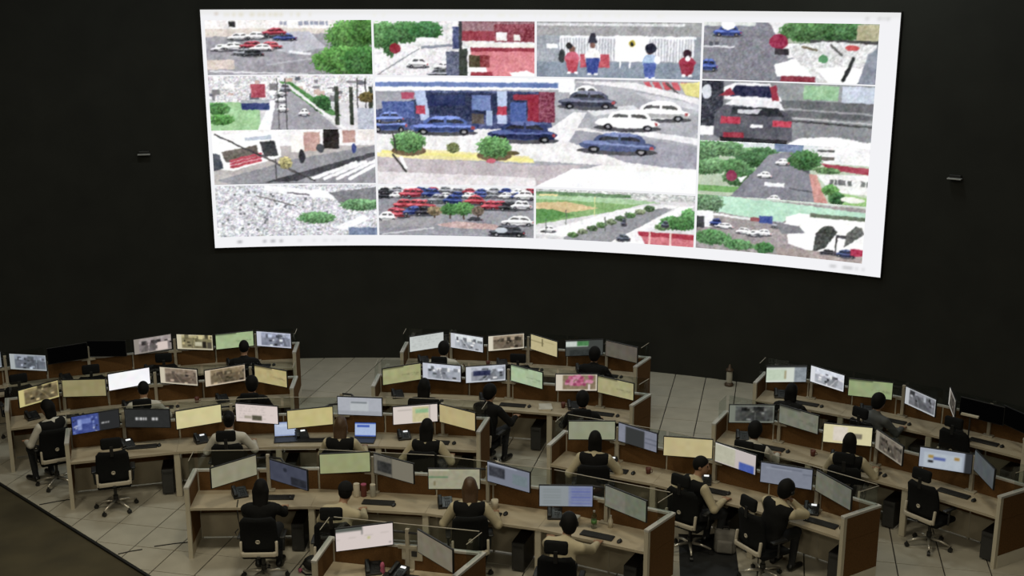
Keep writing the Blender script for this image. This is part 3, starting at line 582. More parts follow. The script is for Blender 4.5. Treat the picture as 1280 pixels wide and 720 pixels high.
def build_bench(key):
    r0, r1, a0, a1, n, label = ROWS[key]
    am = (a0 + a1) / 2; loc = P(Rrow(key, am), am, 0)
    off = (loc.x, loc.y)
    E = tag(empty('desk_bench', loc), label, 'desk', 'curved rows of control desks')
    bz = [a0 + (a1 - a0) * k / n for k in range(n + 1)]
    Q = lambda az, dr=0.0: P(Rrow(key, az) + dr, az)
    def QF(az, dr):        # front edge: the end panels stand slightly askew
        e = 0 if az == a0 else 1 if abs(az - a1) < 1e-6 else None
        return P(Rrow(key, az) + dr, NEAR.get((key, e), az))
    for k in range(n):
        A0, A1 = bz[k], bz[k + 1]
        b0, b1 = Q(A0), Q(A1); t = (b1 - b0).normalized(); nn = Vector((-t.y, t.x)); mid = (b0 + b1) / 2
        STN[(key, k)] = (mid, math.atan2(t.y, t.x), A0, A1, (b1 - b0).length)
        # worktop
        f0, f1 = QF(A0, -DEPTH), QF(A1, -DEPTH); ge = t * 0.002
        bm = nb(); add_prism(bm, [f0 + ge, f1 - ge, b1 - nn * .026 - ge, b0 - nn * .026 + ge], TOP - .03, TOP, off); obj('worktop', bm, 'laminate', E)
        bm = nb(); add_prism(bm, [f0 + ge - nn * .004, f1 - ge - nn * .004, f1 - ge, f0 + ge], TOP - .034, TOP + .001, off); obj('edge_band', bm, 'laminate_edge', E)
        # partition: two brown fabric panels above a cream modesty panel
        for h in (0, 1):
            p0, p1 = b0 + (b1 - b0) * (h / 2), b0 + (b1 - b0) * ((h + 1) / 2)
            bm = nb(); add_prism(bm, [p0 + t * .012 - nn * .022, p1 - t * .012 - nn * .022, p1 - t * .012 + nn * .022, p0 + t * .012 + nn * .022], .40, PANEL - .025, off); obj('partition_panel', bm, 'fabric_brown', E)
        bm = nb(); add_prism(bm, [b0 - nn * .018, b1 - nn * .018, b1 + nn * .018, b0 + nn * .018], .03, .395, off); obj('modesty_panel', bm, 'modesty', E)
        for p in (b0 + t * .012, mid):
            bm = nb(); add_prism(bm, [p - t * .010 - nn * .024, p + t * .010 - nn * .024, p + t * .010 + nn * .024, p - t * .010 + nn * .024], .0, PANEL - .02, off); obj('upright', bm, 'post_grey', E)
        bm = nb(); add_prism(bm, [b0 - nn * .028, b1 - nn * .028, b1 + nn * .028, b0 + nn * .028], PANEL - .028, PANEL, off); obj('top_rail', bm, 'trim_grey', E)
        bm = nb(); add_prism(bm, [b0 + t * .02 - nn * .004, b1 - t * .02 - nn * .004, b1 - t * .02 + nn * .004, b0 + t * .02 + nn * .004], PANEL, PANEL + .27, off); gp = obj('glass_pane', bm, 'glass', E)
        if key[1] not in '12': bm = nb(); add_prism(bm, [b0 + t * .02 - nn * .006, b1 - t * .02 - nn * .006, b1 - t * .02 + nn * .006, b0 + t * .02 + nn * .006], PANEL + .27, PANEL + .276, off); obj('glass_rail', bm, 'post_grey', gp)
        if k:
            c = Q(A0, -DEPTH + .045)
            bm = nb(); add_prism(bm, [c - t * .045 - nn * .03, c + t * .045 - nn * .03, c + t * .045 + nn * .03, c - t * .045 + nn * .03], 0, TOP - .03, off); bevel(bm, .006, 1); obj('leg', bm, 'kick_cream', E)
    for side, az in ((-1, a0), (1, a1)):
        f, b = QF(az, -DEPTH - .01), Q(az, .03); d = (b - f).normalized(); s = Vector((d.y, -d.x)) * side
        th = .055
        def pz(u0, u1, o0, o1, z0, z1, m, nm, par):
            bm = nb(); add_prism(bm, [f + d * u0 + s * o0, f + d * u1 + s * o0, f + d * u1 + s * o1, f + d * u0 + s * o1], z0, z1, off); return obj(nm, bm, m, par)
        L = (b - f).length
        ep = pz(0, L, 0.004, th - .006, 0.0, PANEL - .03, 'laminate_edge', 'end_panel', E)
        for i, (z0, z1) in enumerate(((.185, .70), (.705, PANEL - .03))):
            pz(.055, L - .01, th - .008, th + .002, z0, z1, 'fabric_brown', 'end_fabric', ep); pz(.055, L - .03, -.001, .006, max(z0, TOP) if i else z0, z1 if i else TOP - .035, 'fabric_brown', 'inner_fabric', ep)
        pz(.05, L - .01, th - .01, th + .004, .0, .18, 'kick_lit', 'kick_plate', ep)
        pz(-.004, .05, -.002, th, 0, PANEL - .02, 'kick_cream', 'front_stile', ep)
        pz(-.006, L, -.006, th + .004, PANEL - .03, PANEL, 'trim_grey', 'end_rail', ep)
        g0 = f + d * (L - .40); g1 = b - d * .05; m0 = s * (th / 2 - .004); m1 = s * (th / 2 + .004)
        bm = nb(); add_prism(bm, [g0 + m0, g1 + m0, g1 + m1, g0 + m1], PANEL, PANEL + .27, off); gp = obj('glass_return', bm, 'glass', ep)
        bm = nb(); add_prism(bm, [g0 + m0, g1 + m0, g1 + m1, g0 + m1], PANEL + .27, PANEL + .276, off); obj('glass_edge', bm, 'post_grey', ep)
    return E
for k in ROWS: build_bench(k)

# ------------------------------------------------------------------ monitors
MW, MH, ZC = 0.70, 0.305, 1.235
cb = nb(); add_box(cb, (0, .012, 0), (MW, .024, MH), bev=.005); add_box(cb, (0, .034, -.01), (MW * .55, .03, MH * .6), bev=.012)
CASE = finish(cb, 'case', 'black_plastic')
cb = nb(); add_box(cb, (0, .058, 0), (.10, .022, .10), bev=.004); MOUNT = finish(cb, 'mount', 'dark_plastic')
def scr(kind, a=None, b=None):
    c = Cv(60, 25, a or (200, 200, 200)); fz = 5
    if kind == 'flat': c.fuzz(5, 6, 3)
    elif kind == 'map':
        c.fuzz(7, 5, 5)
        for _ in range(4): c.line(.5 + RNG.rand() * .4, RNG.uniform(.45, .7), .95, RNG.uniform(.5, .75), .03, [x * .85 for x in a])
        c.text(.5, .52, .95, .05, [x * .72 for x in a], .55); c.rect(0, 0, .55, .07, [x * .6 for x in a])
    elif kind == 'photo':      # light sidebar on the left, mottled camera picture
        c.rect(0, 0, 1, 1, a); b = np.array(b or (110, 95, 75), float); r = (.13, .05, .98, .94); x0, y0, x1, y1 = r; W_ = x1 - x0; H_ = y1 - y0
        t_ = lambda q: tuple(np.clip(b * q, 0, 240)); hz = RNG.uniform(.15, .4); vx = RNG.uniform(.2, .8); fx = lambda u, v: (x0 + u * W_, y0 + v * H_)
        c.rect(*r, t_(1.0)); c.rect(x0, y0, x1, y0 + hz * H_, t_(1.3), 12)
        for _ in range(9):
            u, w_, h_ = RNG.rand(), RNG.uniform(.05, .2), RNG.uniform(.1, .3); c.rect(*fx(u, hz - h_ * .7), *fx(min(1, u + w_), hz + h_ * .4), t_(RNG.choice([.45, .6, .8, 1.25, 1.5])), 8)
        c.poly([fx(vx - .06, hz), fx(vx + .06, hz), fx(RNG.uniform(.7, 1), 1), fx(RNG.uniform(0, .35), 1)], t_(.82), 5)
        for _ in range(6):
            u, v = RNG.rand() * .9, RNG.uniform(hz, .9); c.rect(*fx(u, v), *fx(u + RNG.uniform(.05, .12), min(.98, v + RNG.uniform(.08, .16))), t_(RNG.choice([.35, .5, 1.5, 1.8])), 6)
        c.line(*fx(vx, hz), *fx(RNG.uniform(.2, .8), .98), .03, t_(1.5)); c.fuzz(16, 3, 3, r)
    elif kind == 'doc':
        for k in range(6): c.text(.06, .12 + .13 * k, RNG.uniform(.5, .95), .035, [x * .82 for x in a], .6)
        c.rect(0, 0, 1, .06, [x * .93 for x in a])
    elif kind == 'split':
        c.rect(.5, 0, 1, 1, b or [x * .9 for x in a]); c.line(.5, 0, .5, 1, .03, [x * .7 for x in a]); c.fuzz(6, 4, 5)
    return c
def M_pink_box():
    c = scr('photo', (150, 140, 130), (130, 120, 118)); c.rect(.62, .4, .9, .95, (225, 205, 195)); return c
def M_block():
    c = scr('photo', (215, 205, 170), (140, 130, 90)); c.rect(.72, .45, .82, .9, (40, 36, 28)); c.rect(.85, .5, .97, .92, (80, 74, 60)); c.rect(.5, .5, .7, .75, (200, 195, 160), 10); return c
def M_desktop():
    c = Cv(60, 25, (44, 45, 46)); c.rect(0, 0, .56, 1, (58, 74, 150), 14)
    for _ in range(26): c.rect(*(lambda x, y: (x, y, x + .03, y + .07))(RNG.choice([.02, .06, .42, .47, .5]) + RNG.rand() * .02, RNG.rand()), [(130, 150, 215), (20, 22, 40), (190, 200, 230)][RNG.randint(3)])
    c.rect(.12, .2, .4, .5, (110, 130, 205), 16); c.rect(.12, .2, .2, .8, (130, 150, 215), 16); c.text(.62, .55, .78, .1, (190, 190, 190), .8); return c
def M_text():
    c = Cv(60, 25, (46, 47, 46)); c.text(.24, .46, .5, .13, (205, 205, 205), .9); c.rect(.53, .44, .54, .62, (150, 150, 150)); c.text(.6, .46, .74, .13, (200, 200, 200), .9); c.fuzz(3); return c
def M_box():
    c = scr('doc', (228, 210, 202)); c.rect(.2, .66, .36, .82, (170, 160, 140), 10); c.rect(.38, .62, .62, .9, (88, 84, 66), 10); c.line(.63, .1, .63, .9, .02, (205, 190, 185)); return c
def M_dialog():
    c = Cv(60, 25, (172, 176, 186)); c.rect(.28, .2, .7, .8, (186, 192, 196)); c.rect(.3, .24, .66, .31, (110, 118, 124)); c.rect(0, .75, 1, 1, (158, 162, 170)); c.fuzz(4); return c
def M_mapdoc():
    c = Cv(60, 25, (222, 208, 198)); c.rect(.1, .2, .42, .25, (170, 160, 150)); c.rect(.44, .1, .8, .95, (205, 195, 140), 8); c.rect(.5, .2, .8, .45, (150, 195, 140), 12); c.line(.82, 0, .82, 1, .03, (150, 140, 130)); return c
def M_dim_pip():
    c = Cv(60, 25, (66, 70, 88)); c.fuzz(6, 6); c.rect(.56, .55, .98, .95, (42, 44, 52), 6); c.ell(.42, .3, .05, .1, (40, 44, 56)); return c
def M_halfphoto():
    c = Cv(60, 25, (122, 116, 98)); c.rect(0, 0, .45, 1, (104, 100, 88), 8); c.rect(.08, .3, .45, .85, (48, 48, 46), 12); c.line(.46, 0, .46, 1, .03, (90, 86, 74)); return c
def M_lines(): 
    c = Cv(60, 25, (158, 154, 124)); c.rect(0, .38, .38, .46, (90, 130, 90)); c.rect(.1, .6, .14, .85, (120, 110, 70)); c.rect(0, 0, .4, .08, (190, 188, 160)); c.fuzz(6, 3, 5); return c
def M_bluephoto():
    c = Cv(60, 25, (118, 124, 140)); c.rect(0, 0, .7, .1, (150, 156, 172)); c.rect(.03, .18, .42, .68, (56, 58, 66), 14); c.rect(.6, .3, .95, .8, (108, 124, 130), 6); return c
def M_bluelines():
    c = Cv(60, 25, (138, 146, 150)); c.rect(.55, 0, 1, 1, (120, 130, 165), 6)
    for k in range(6): c.rect(.6, .12 + .14 * k, .97, .17 + .14 * k, (90, 100, 170)); c.rect(.06, .15 + .14 * k, .4, .19 + .14 * k, (120, 130, 130))
    return c
def M_twowin():
    c = Cv(60, 25, (222, 206, 200)); c.rect(0, 0, .45, .16, (90, 96, 88)); c.rect(.45, .0, .465, .36, (80, 84, 80)); c.line(0, .5, 1, .36, .02, (198, 184, 176)); c.rect(.55, .5, .6, .6, (200, 196, 130)); c.rect(.93, .84, .96, .9, (90, 90, 100)); return c
def M_greenwin():
    c = Cv(60, 25, (66, 70, 66)); c.rect(0, .05, .6, .4, (205, 215, 205), 8); c.rect(.3, .05, .62, .35, (70, 135, 75), 12); c.rect(.1, .6, .9, 1, (50, 54, 52), 6); return c
def M_navy():
    c = scr('photo', (205, 210, 218), (140, 145, 155)); c.rect(.18, .3, .62, .62, (48, 54, 90), 18); return c
def M_rose():
    c = Cv(60, 25, (214, 202, 180)); c.rect(.16, .05, .97, .93, (140, 120, 90), 14)
    for _ in range(40): c.ell(RNG.uniform(.26, .9), RNG.uniform(.08, .62), .05, .1, [(196, 84, 122), (160, 60, 96), (214, 130, 160)][RNG.randint(3)], 10)
    c.rect(.78, .6, .84, .95, (225, 210, 205)); return c
def M_lilac():
    c = Cv(60, 25, (56, 58, 58)); c.rect(0, 0, .18, 1, (128, 132, 148), 5); c.rect(.16, 0, 1, .1, (110, 114, 128)); c.rect(.68, 0, 1, 1, (122, 126, 142), 5); c.rect(.7, .4, 1, .46, (80, 84, 100)); c.rect(.7, .65, 1, .7, (80, 84, 100)); return c
def M_bluecorner():
    c = Cv(60, 25, (200, 188, 184)); c.rect(0, .05, .5, .95, (188, 186, 160), 6); c.rect(.6, .62, .97, 1, (66, 90, 180), 8); c.rect(0, 0, .5, .06, (225, 220, 216)); return c
def M_webhead():
    c = Cv(60, 25, (124, 130, 146)); c.rect(.2, .12, .8, .17, (86, 92, 110)); c.rect(.1, .2, .6, .25, (150, 156, 170)); c.rect(.82, .3, .98, .34, (90, 96, 112)); c.fuzz(4, 3); return c
def M_greenside():
    c = Cv(60, 25, (214, 222, 208)); c.rect(.0, .2, .5, .9, (196, 214, 186), 6); c.rect(.7, .05, 1, 1, (140, 150, 158), 14); c.rect(.45, .3, .5, .8, (170, 160, 120)); c.rect(0, 0, 1, .08, (60, 62, 60)); return c
def M_logos():
    c = Cv(60, 25, (160, 170, 186)); c.rect(.08, .2, .82, .95, (176, 188, 200), 4); c.rect(.86, 0, 1, 1, (48, 50, 54)); c.rect(.16, .34, .26, .48, (176, 140, 60)); c.rect(.26, .4, .5, .56, (84, 100, 170)); c.rect(.66, .3, .76, .46, (170, 130, 60)); c.rect(.16, .62, .26, .72, (36, 36, 40)); return c
def M_yellowbox():
    c = Cv(60, 25, (222, 212, 158)); c.rect(.2, .1, .5, .9, (226, 214, 196), 6); c.rect(.52, .4, .8, .68, (120, 112, 90), 8); c.fuzz(4); return c
def M_cross():
    c = Cv(60, 25, (200, 186, 132)); c.rect(.0, .36, .5, .4, (120, 110, 70)); c.rect(.42, .1, .46, .6, (120, 110, 70)); c.rect(.5, .2, .9, .25, (170, 155, 105)); c.fuzz(4); return c
def M_photodark(): return scr('photo', (225, 215, 190), (120, 105, 84))
D2 = 'left desks'
MON = {
 'A1': (15.31, -20.8, -30, lambda: scr('photo', (170, 178, 180), (105, 112, 124)), 'far left, showing a blue grey street picture, in the row nearest the wall'),
 'L1a': (15.79, -13.1, 20, M_pink_box, 'showing a street picture with a pale pink window, back left row'),
 'L1b': (15.77, -10.4, -17, M_block, 'showing a brown picture with dark block, back left row'),
 'L1c': (15.78, -7.8, 13, lambda: scr('map', (166, 190, 134)), 'showing a plain green map, back left row'),
 'L1d': (15.73, -5.2, -19, lambda: scr('photo', (200, 204, 222), (130, 136, 156)), 'showing a bluish picture, right end of back left row'),
 'L2a': (13.48, -20.0, 31, lambda: scr('photo', (210, 195, 120), (120, 105, 70)), 'showing a sepia picture with yellow sidebar, above seated person at far left'),
 'L2b': (13.55, -17.1, -12, lambda: scr('flat', (152, 141, 92)), 'showing plain dull ochre, second row at far left'),
 'L2c': (13.83, -14.2, 19, lambda: scr('flat', (246, 246, 248)), 'glowing pure white, the brightest in the second left row'),
 'L2d': (13.80, -10.9, -24, lambda: scr('photo', (212, 200, 172), (112, 96, 80)), 'showing a brown car picture, right of the pure white one'),
 'L2e': (13.71, -7.7, 22, lambda: scr('photo', (215, 195, 165), (116, 100, 74)), 'showing a sepia street picture with pinkish edge, second left row'),
 'L2f': (13.59, -4.5, -33, lambda: scr('map', (190, 172, 112)), 'showing a mustard map, at right end of second left row'),
 'L3a': (11.86, -16.0, 13, M_desktop, 'showing a blue computer desktop, above the empty chair at left'),
 'L3b': (11.83, -12.4, -14, M_text, 'almost black with a small line of white text'),
 'L3c': (11.76, -8.7, 19, lambda: scr('flat', (218, 206, 142)), 'showing pale yellow, beside the black one with white text'),
 'L3d': (11.79, -4.5, -16, M_box, 'showing a pinkish document with small dark picture'),
 'L3e': (11.59, -0.4, 16, lambda: scr('flat', (205, 190, 120)), 'showing plain yellow, beside the raised grey one'),
 'L3f': (11.65, 3.3, -3, M_dialog, 'raised higher than the rest, showing a grey dialog window over a laptop'),
 'L3g': (11.83, 7.3, 20, M_mapdoc, 'showing a pinkish page with yellow green map'),
 'L3h': (11.79, 10.5, -25, lambda: scr('flat', (190, 172, 114)), 'showing plain mustard, at right end of third row'),
 'L4a': (9.56, -4.6, 38, lambda: scr('flat', (146, 142, 112)), 'showing dull grey green, at left end of nearest long bench'),
 'L4b': (9.42, -0.1, -34, M_dim_pip, 'dim slate blue with small dark inset, above person in black'),
 'L4c': (9.85, 4.0, 11, lambda: scr('flat', (152, 158, 106)), 'showing plain yellow green, above cap-wearing person'),
 'L4d': (9.73, 8.1, -25, M_halfphoto, 'dim, half dark picture half beige page, left of long-haired woman'),
 'L4e': (9.54, 13.4, 13, M_lines, 'showing a beige page with green line, before long-haired woman'),
 'L4f': (9.80, 17.4, -17, M_bluephoto, 'blue grey with dark inset picture, right of long-haired woman'),
 'L4g': (9.48, 22.8, 21, M_bluelines, 'showing blue text lines, above person leaning at bottom centre'),
 'L4h': (9.59, 27.4, -19, lambda: scr('split', (116, 116, 100), (106, 112, 92)), 'dull grey, beside brown end panel of nearest long bench'),
 'L5a': (7.67, 9.2, 25, M_twowin, 'showing two pinkish white windows, on desk at bottom edge'),
 'L5b': (7.51, 16.1, -34, lambda: scr('flat', (118, 110, 90)), 'dim beige, turned sideways on desk at bottom edge'),
 'M1a': (15.59, 5.2, 34, lambda: scr('doc', (204, 210, 206)), 'showing a pale grey page, left end of back middle row'),
 'M1b': (15.64, 7.9, -20, lambda: scr('photo', (204, 208, 216), (176, 182, 192)), 'showing a pale bluish street map, back middle row'),
 'M1c': (15.77, 10.5, 27, M_photodark, 'showing a pale framed dark street picture, back middle row'),
 'M1d': (15.71, 13.1, -34, M_cross, 'showing a yellow page with dark lines, back middle row'),
 'M1e': (15.75, 15.8, 23, M_greenwin, 'dark with a green and white strip, back middle row'),
 'M1f': (15.72, 18.3, -22, lambda: scr('flat', (98, 91, 78)), 'dim brown grey, right end of back middle row'),
 'M2a': (13.71, 4.7, 31, lambda: scr('map', (168, 168, 112)), 'showing an olive map, left end of second middle row'),
 'M2b': (13.88, 7.4, -9, lambda: scr('photo', (196, 200, 212), (160, 166, 178)), 'showing a pale grey street picture, second middle row'),
 'M2c': (13.92, 10.5, 23, M_navy, 'showing a pale picture with navy vehicle, second middle row'),
 'M2d': (13.91, 13.4, -27, lambda: scr('map', (172, 196, 152)), 'showing a pale green map, second middle row'),
 'M2e': (13.83, 17.0, 17, M_rose, 'showing a bright pink picture, second middle row'),
 'M2f': (13.77, 19.8, -17, lambda: scr('map', (172, 166, 114)), 'showing an olive yellow map, right of the pink picture'),
 'M3a': (11.81, 20.6, 20, lambda: scr('flat', (144, 148, 118)), 'showing plain grey green, behind dark head at middle right'),
 'M3b': (11.80, 24.0, -18, M_lilac, 'showing a dark page with lilac side panels'),
 'M3c': (11.74, 27.8, 17, lambda: scr('flat', (198, 182, 126)), 'showing plain yellow, above man looking right'),
 'M3d': (11.69, 31.3, -15, M_bluecorner, 'showing a pale page with a blue corner block'),
 'M3e': (11.50, 35.3, 12, M_webhead, 'showing a slate blue page with header bars'),
 'M3f': (11.44, 38.7, -26, lambda: scr('split', (108, 108, 92), (100, 102, 88)), 'dull grey, beside brown end panel at right'),
 'R1a': (15.64, 29.1, 31, M_greenside, 'showing a pale green page, left end of back right row'),
 'R1b': (15.76, 31.5, -21, lambda: scr('photo', (225, 228, 234), (170, 174, 184)), 'showing a white bordered crowd picture, back right row'),
 'R1c': (15.61, 34.3, 15, lambda: scr('map', (150, 168, 114)), 'showing a green map, back right row'),
 'R1d': (15.49, 37.4, -30, lambda: scr('photo', (190, 194, 198), (110, 112, 118)), 'showing a black and white street picture, back right row'),
 'R1e': (15.76, 38.9, -64, lambda: scr('photo', (190, 186, 176), (80, 74, 66)), 'turned almost edge on, at the dark far right'),
 'R2a': (13.50, 29.5, 28, lambda: scr('photo', (120, 126, 112), (72, 74, 70)), 'showing a dark grey picture, left end of right bench'),
 'R2b': (13.64, 32.4, -14, lambda: scr('map', (118, 120, 102)), 'showing a dull grey map, on right bench'),
 'R2c': (13.43, 35.9, 20, M_yellowbox, 'showing a bright pale yellow page, behind dark head at right'),
 'R2d': (13.32, 38.7, -37, lambda: scr('photo', (150, 142, 124), (98, 90, 78)), 'showing a sepia street picture, on right bench'),
 'R2e': (13.37, 42.1, 18, M_logos, 'showing a pale blue page with small logos, by the empty chair'),
 'R2f': (13.42, 44.3, -46, lambda: scr('flat', (80, 85, 88)), 'slate blue, turned sideways at near end of right bench'),
 'X1': (15.62, -18.4, 15, lambda: Cv(8, 4, (3, 3, 3)), 'switched off and black, left of the pink window screen'),
 'X2': (15.72, -16.0, -15, lambda: Cv(8, 4, (4, 4, 4)), 'switched off and black, against the wall at far left'),
 'X4': (15.66, 40.7, -4, lambda: Cv(8, 4, (3, 3, 3)), 'switched off and black, at the dark far right'),
 'X5': (15.58, 42.9, -26, lambda: Cv(8, 4, (3, 3, 3)), 'switched off, cut by the right picture edge'),
 'X3': (15.55, -23.6, 20, lambda: scr('photo', (150, 158, 165), (100, 108, 120)), 'cut off by the left picture edge'),
}
MPOS = {}
for k, (r, az, ry, fn, lab) in MON.items():
    z = ZC + (.165 if k == 'L3f' else 0)
    loc = P(r, az, z); rz = R_(ry - az)
    E = tag(empty('monitor', loc, rz), 'ultrawide monitor ' + lab, 'monitor', 'ultrawide monitors on the control desks')
    link('case', CASE, E); link('mount', MOUNT, E)
    cv = fn(); cv.blur(1)
    if k != 'L2c': g_ = cv.a.mean(-1, keepdims=True); cv.a = (g_ + (cv.a - g_) * .80) * .95
    w, h = MW - .022, MH - .026
    link('screen', pixel_mesh('screen', cv, lambda u, v: ((u - .5) * w, -.0015 + 0 * u, (.5 - v) * h)), E)
    MPOS[k] = (loc, rz)
PAIRS = {('L1', 0): ('X3', 'A1'), ('L1', 1): ('X1', 'X2'), ('L1', 2): ('L1a', 'L1b'), ('L1', 3): ('L1c', 'L1d'),
 ('L2', 0): ('L2a', 'L2b'), ('L2', 1): ('L2c', 'L2d'), ('L2', 2): ('L2e', 'L2f'),
 ('L3', 0): ('L3a', 'L3b'), ('L3', 1): ('L3c', 'L3d'), ('L3', 2): ('L3e', 'L3f'), ('L3', 3): ('L3g', 'L3h'),
 ('L4', 0): ('L4a', 'L4b'), ('L4', 1): ('L4c', 'L4d'), ('L4', 2): ('L4e', 'L4f'), ('L4', 3): ('L4g', 'L4h'), ('L5', 0): ('L5a', 'L5b'),
 ('M1', 0): ('M1a', 'M1b'), ('M1', 1): ('M1c', 'M1d'), ('M1', 2): ('M1e', 'M1f'),
 ('M2', 0): ('M2a', 'M2b'), ('M2', 1): ('M2c', 'M2d'), ('M2', 2): ('M2e', 'M2f'),
 ('M3', 0): ('M3a', 'M3b'), ('M3', 1): ('M3c', 'M3d'), ('M3', 2): ('M3e', 'M3f'),
 ('R1', 0): ('R1a', 'R1b'), ('R1', 1): ('R1c', 'R1d'), ('R1', 2): ('R1e', 'X4', 'X5'),
 ('R2', 0): ('R2a', 'R2b'), ('R2', 1): ('R2c', 'R2d'), ('R2', 2): ('R2e', 'R2f')}
SDESC = {
 ('L1', 0): 'at far left edge, row nearest the wall', ('L1', 1): 'below the switched-off screens at back left', ('L1', 2): 'below the pale pink window screen, back left row', ('L1', 3): 'below the plain green map screen, back left row',
 ('L2', 0): 'below the dull ochre screen at far left', ('L2', 1): 'below the pure white screen, second left row', ('L2', 2): 'below the mustard map screen, second left row',
 ('L3', 0): 'below the blue desktop screen at left', ('L3', 1): 'below the pinkish document screen, third left row', ('L3', 2): 'below the raised grey screen, third left row', ('L3', 3): 'below the pinkish page with map, third row right end',
 ('L4', 0): 'below the slate blue screen on nearest long bench', ('L4', 1): 'below the yellow green screen on nearest long bench', ('L4', 2): 'beside the long-haired woman on nearest long bench', ('L4', 3): 'below the blue text screen at bottom centre', ('L5', 0): 'of the short desk at the bottom edge',
 ('M1', 0): 'below the pale grey page, back middle row', ('M1', 1): 'below the framed street picture, back middle row', ('M1', 2): 'below the dim brown screen, back middle row',
 ('M2', 0): 'below the olive map screen, second middle row', ('M2', 1): 'below the pale green map, second middle row', ('M2', 2): 'below the bright pink picture, second middle row',
 ('M3', 0): 'below the lilac panelled screen right of centre', ('M3', 1): 'below the yellow screen by the man looking right', ('M3', 2): 'below the slate header screen at right',
 ('R1', 0): 'below the white bordered crowd picture, back right row', ('R1', 1): 'below the green map, back right row', ('R1', 2): 'at the dark far right of the back row',
 ('R2', 0): 'below the dark grey picture, right bench', ('R2', 1): 'below the pale yellow page, right bench', ('R2', 2): 'below the small logos page, near end of right bench'}
# one dual stand per station
for st, ms in PAIRS.items():
    mid, rot, A0, A1, L = STN[st]
    c = sum((MPOS[m][0] for m in ms), Vector((0, 0, 0))) / len(ms)
    am = math.degrees(math.atan2(c.x - CX, c.y - CY)) if len(ms) > 1 else (A0 + A1) / 2 - .8
    p = P(Rrow(st[0], am) - .085, am, TOP)
    E = tag(empty('monitor_stand', p, rot), 'pale grey twin monitor post ' + SDESC[st], 'monitor stand', 'twin monitor posts on the desks')
    bm = nb(); add_box(bm, (0, 0, .01), (.16, .12, .02), bev=.004); obj('base_plate', bm, 'post_grey', E)
    top = .52 + (.13 if 'L3f' in ms else 0)
    bm = nb(); add_box(bm, (0, 0, .02 + top / 2), (.05, .045, top), bev=.006); obj('post', bm, 'post_grey', E)
    bm = nb(); add_box(bm, (0, -.005, .30), (.24, .03, .05), bev=.006); obj('cross_plate', bm, 'post_grey', E)
    inv = Matrix.Rotation(-rot, 3, 'Z')
    for m in ms:
        ml, mr = MPOS[m]
        q = inv @ (ml + Matrix.Rotation(mr, 3, 'Z') @ Vector((0, .068, 0)) - p)
        bm = nb(); s = -1 if q.x < 0 else 1
        add_tube(bm, [(s * .02, -.01, q.z), (q.x * .45, q.y * .12 + .015, q.z), (q.x, q.y, q.z)], .016, 8); obj('arm', bm, 'dark_plastic', E, True)

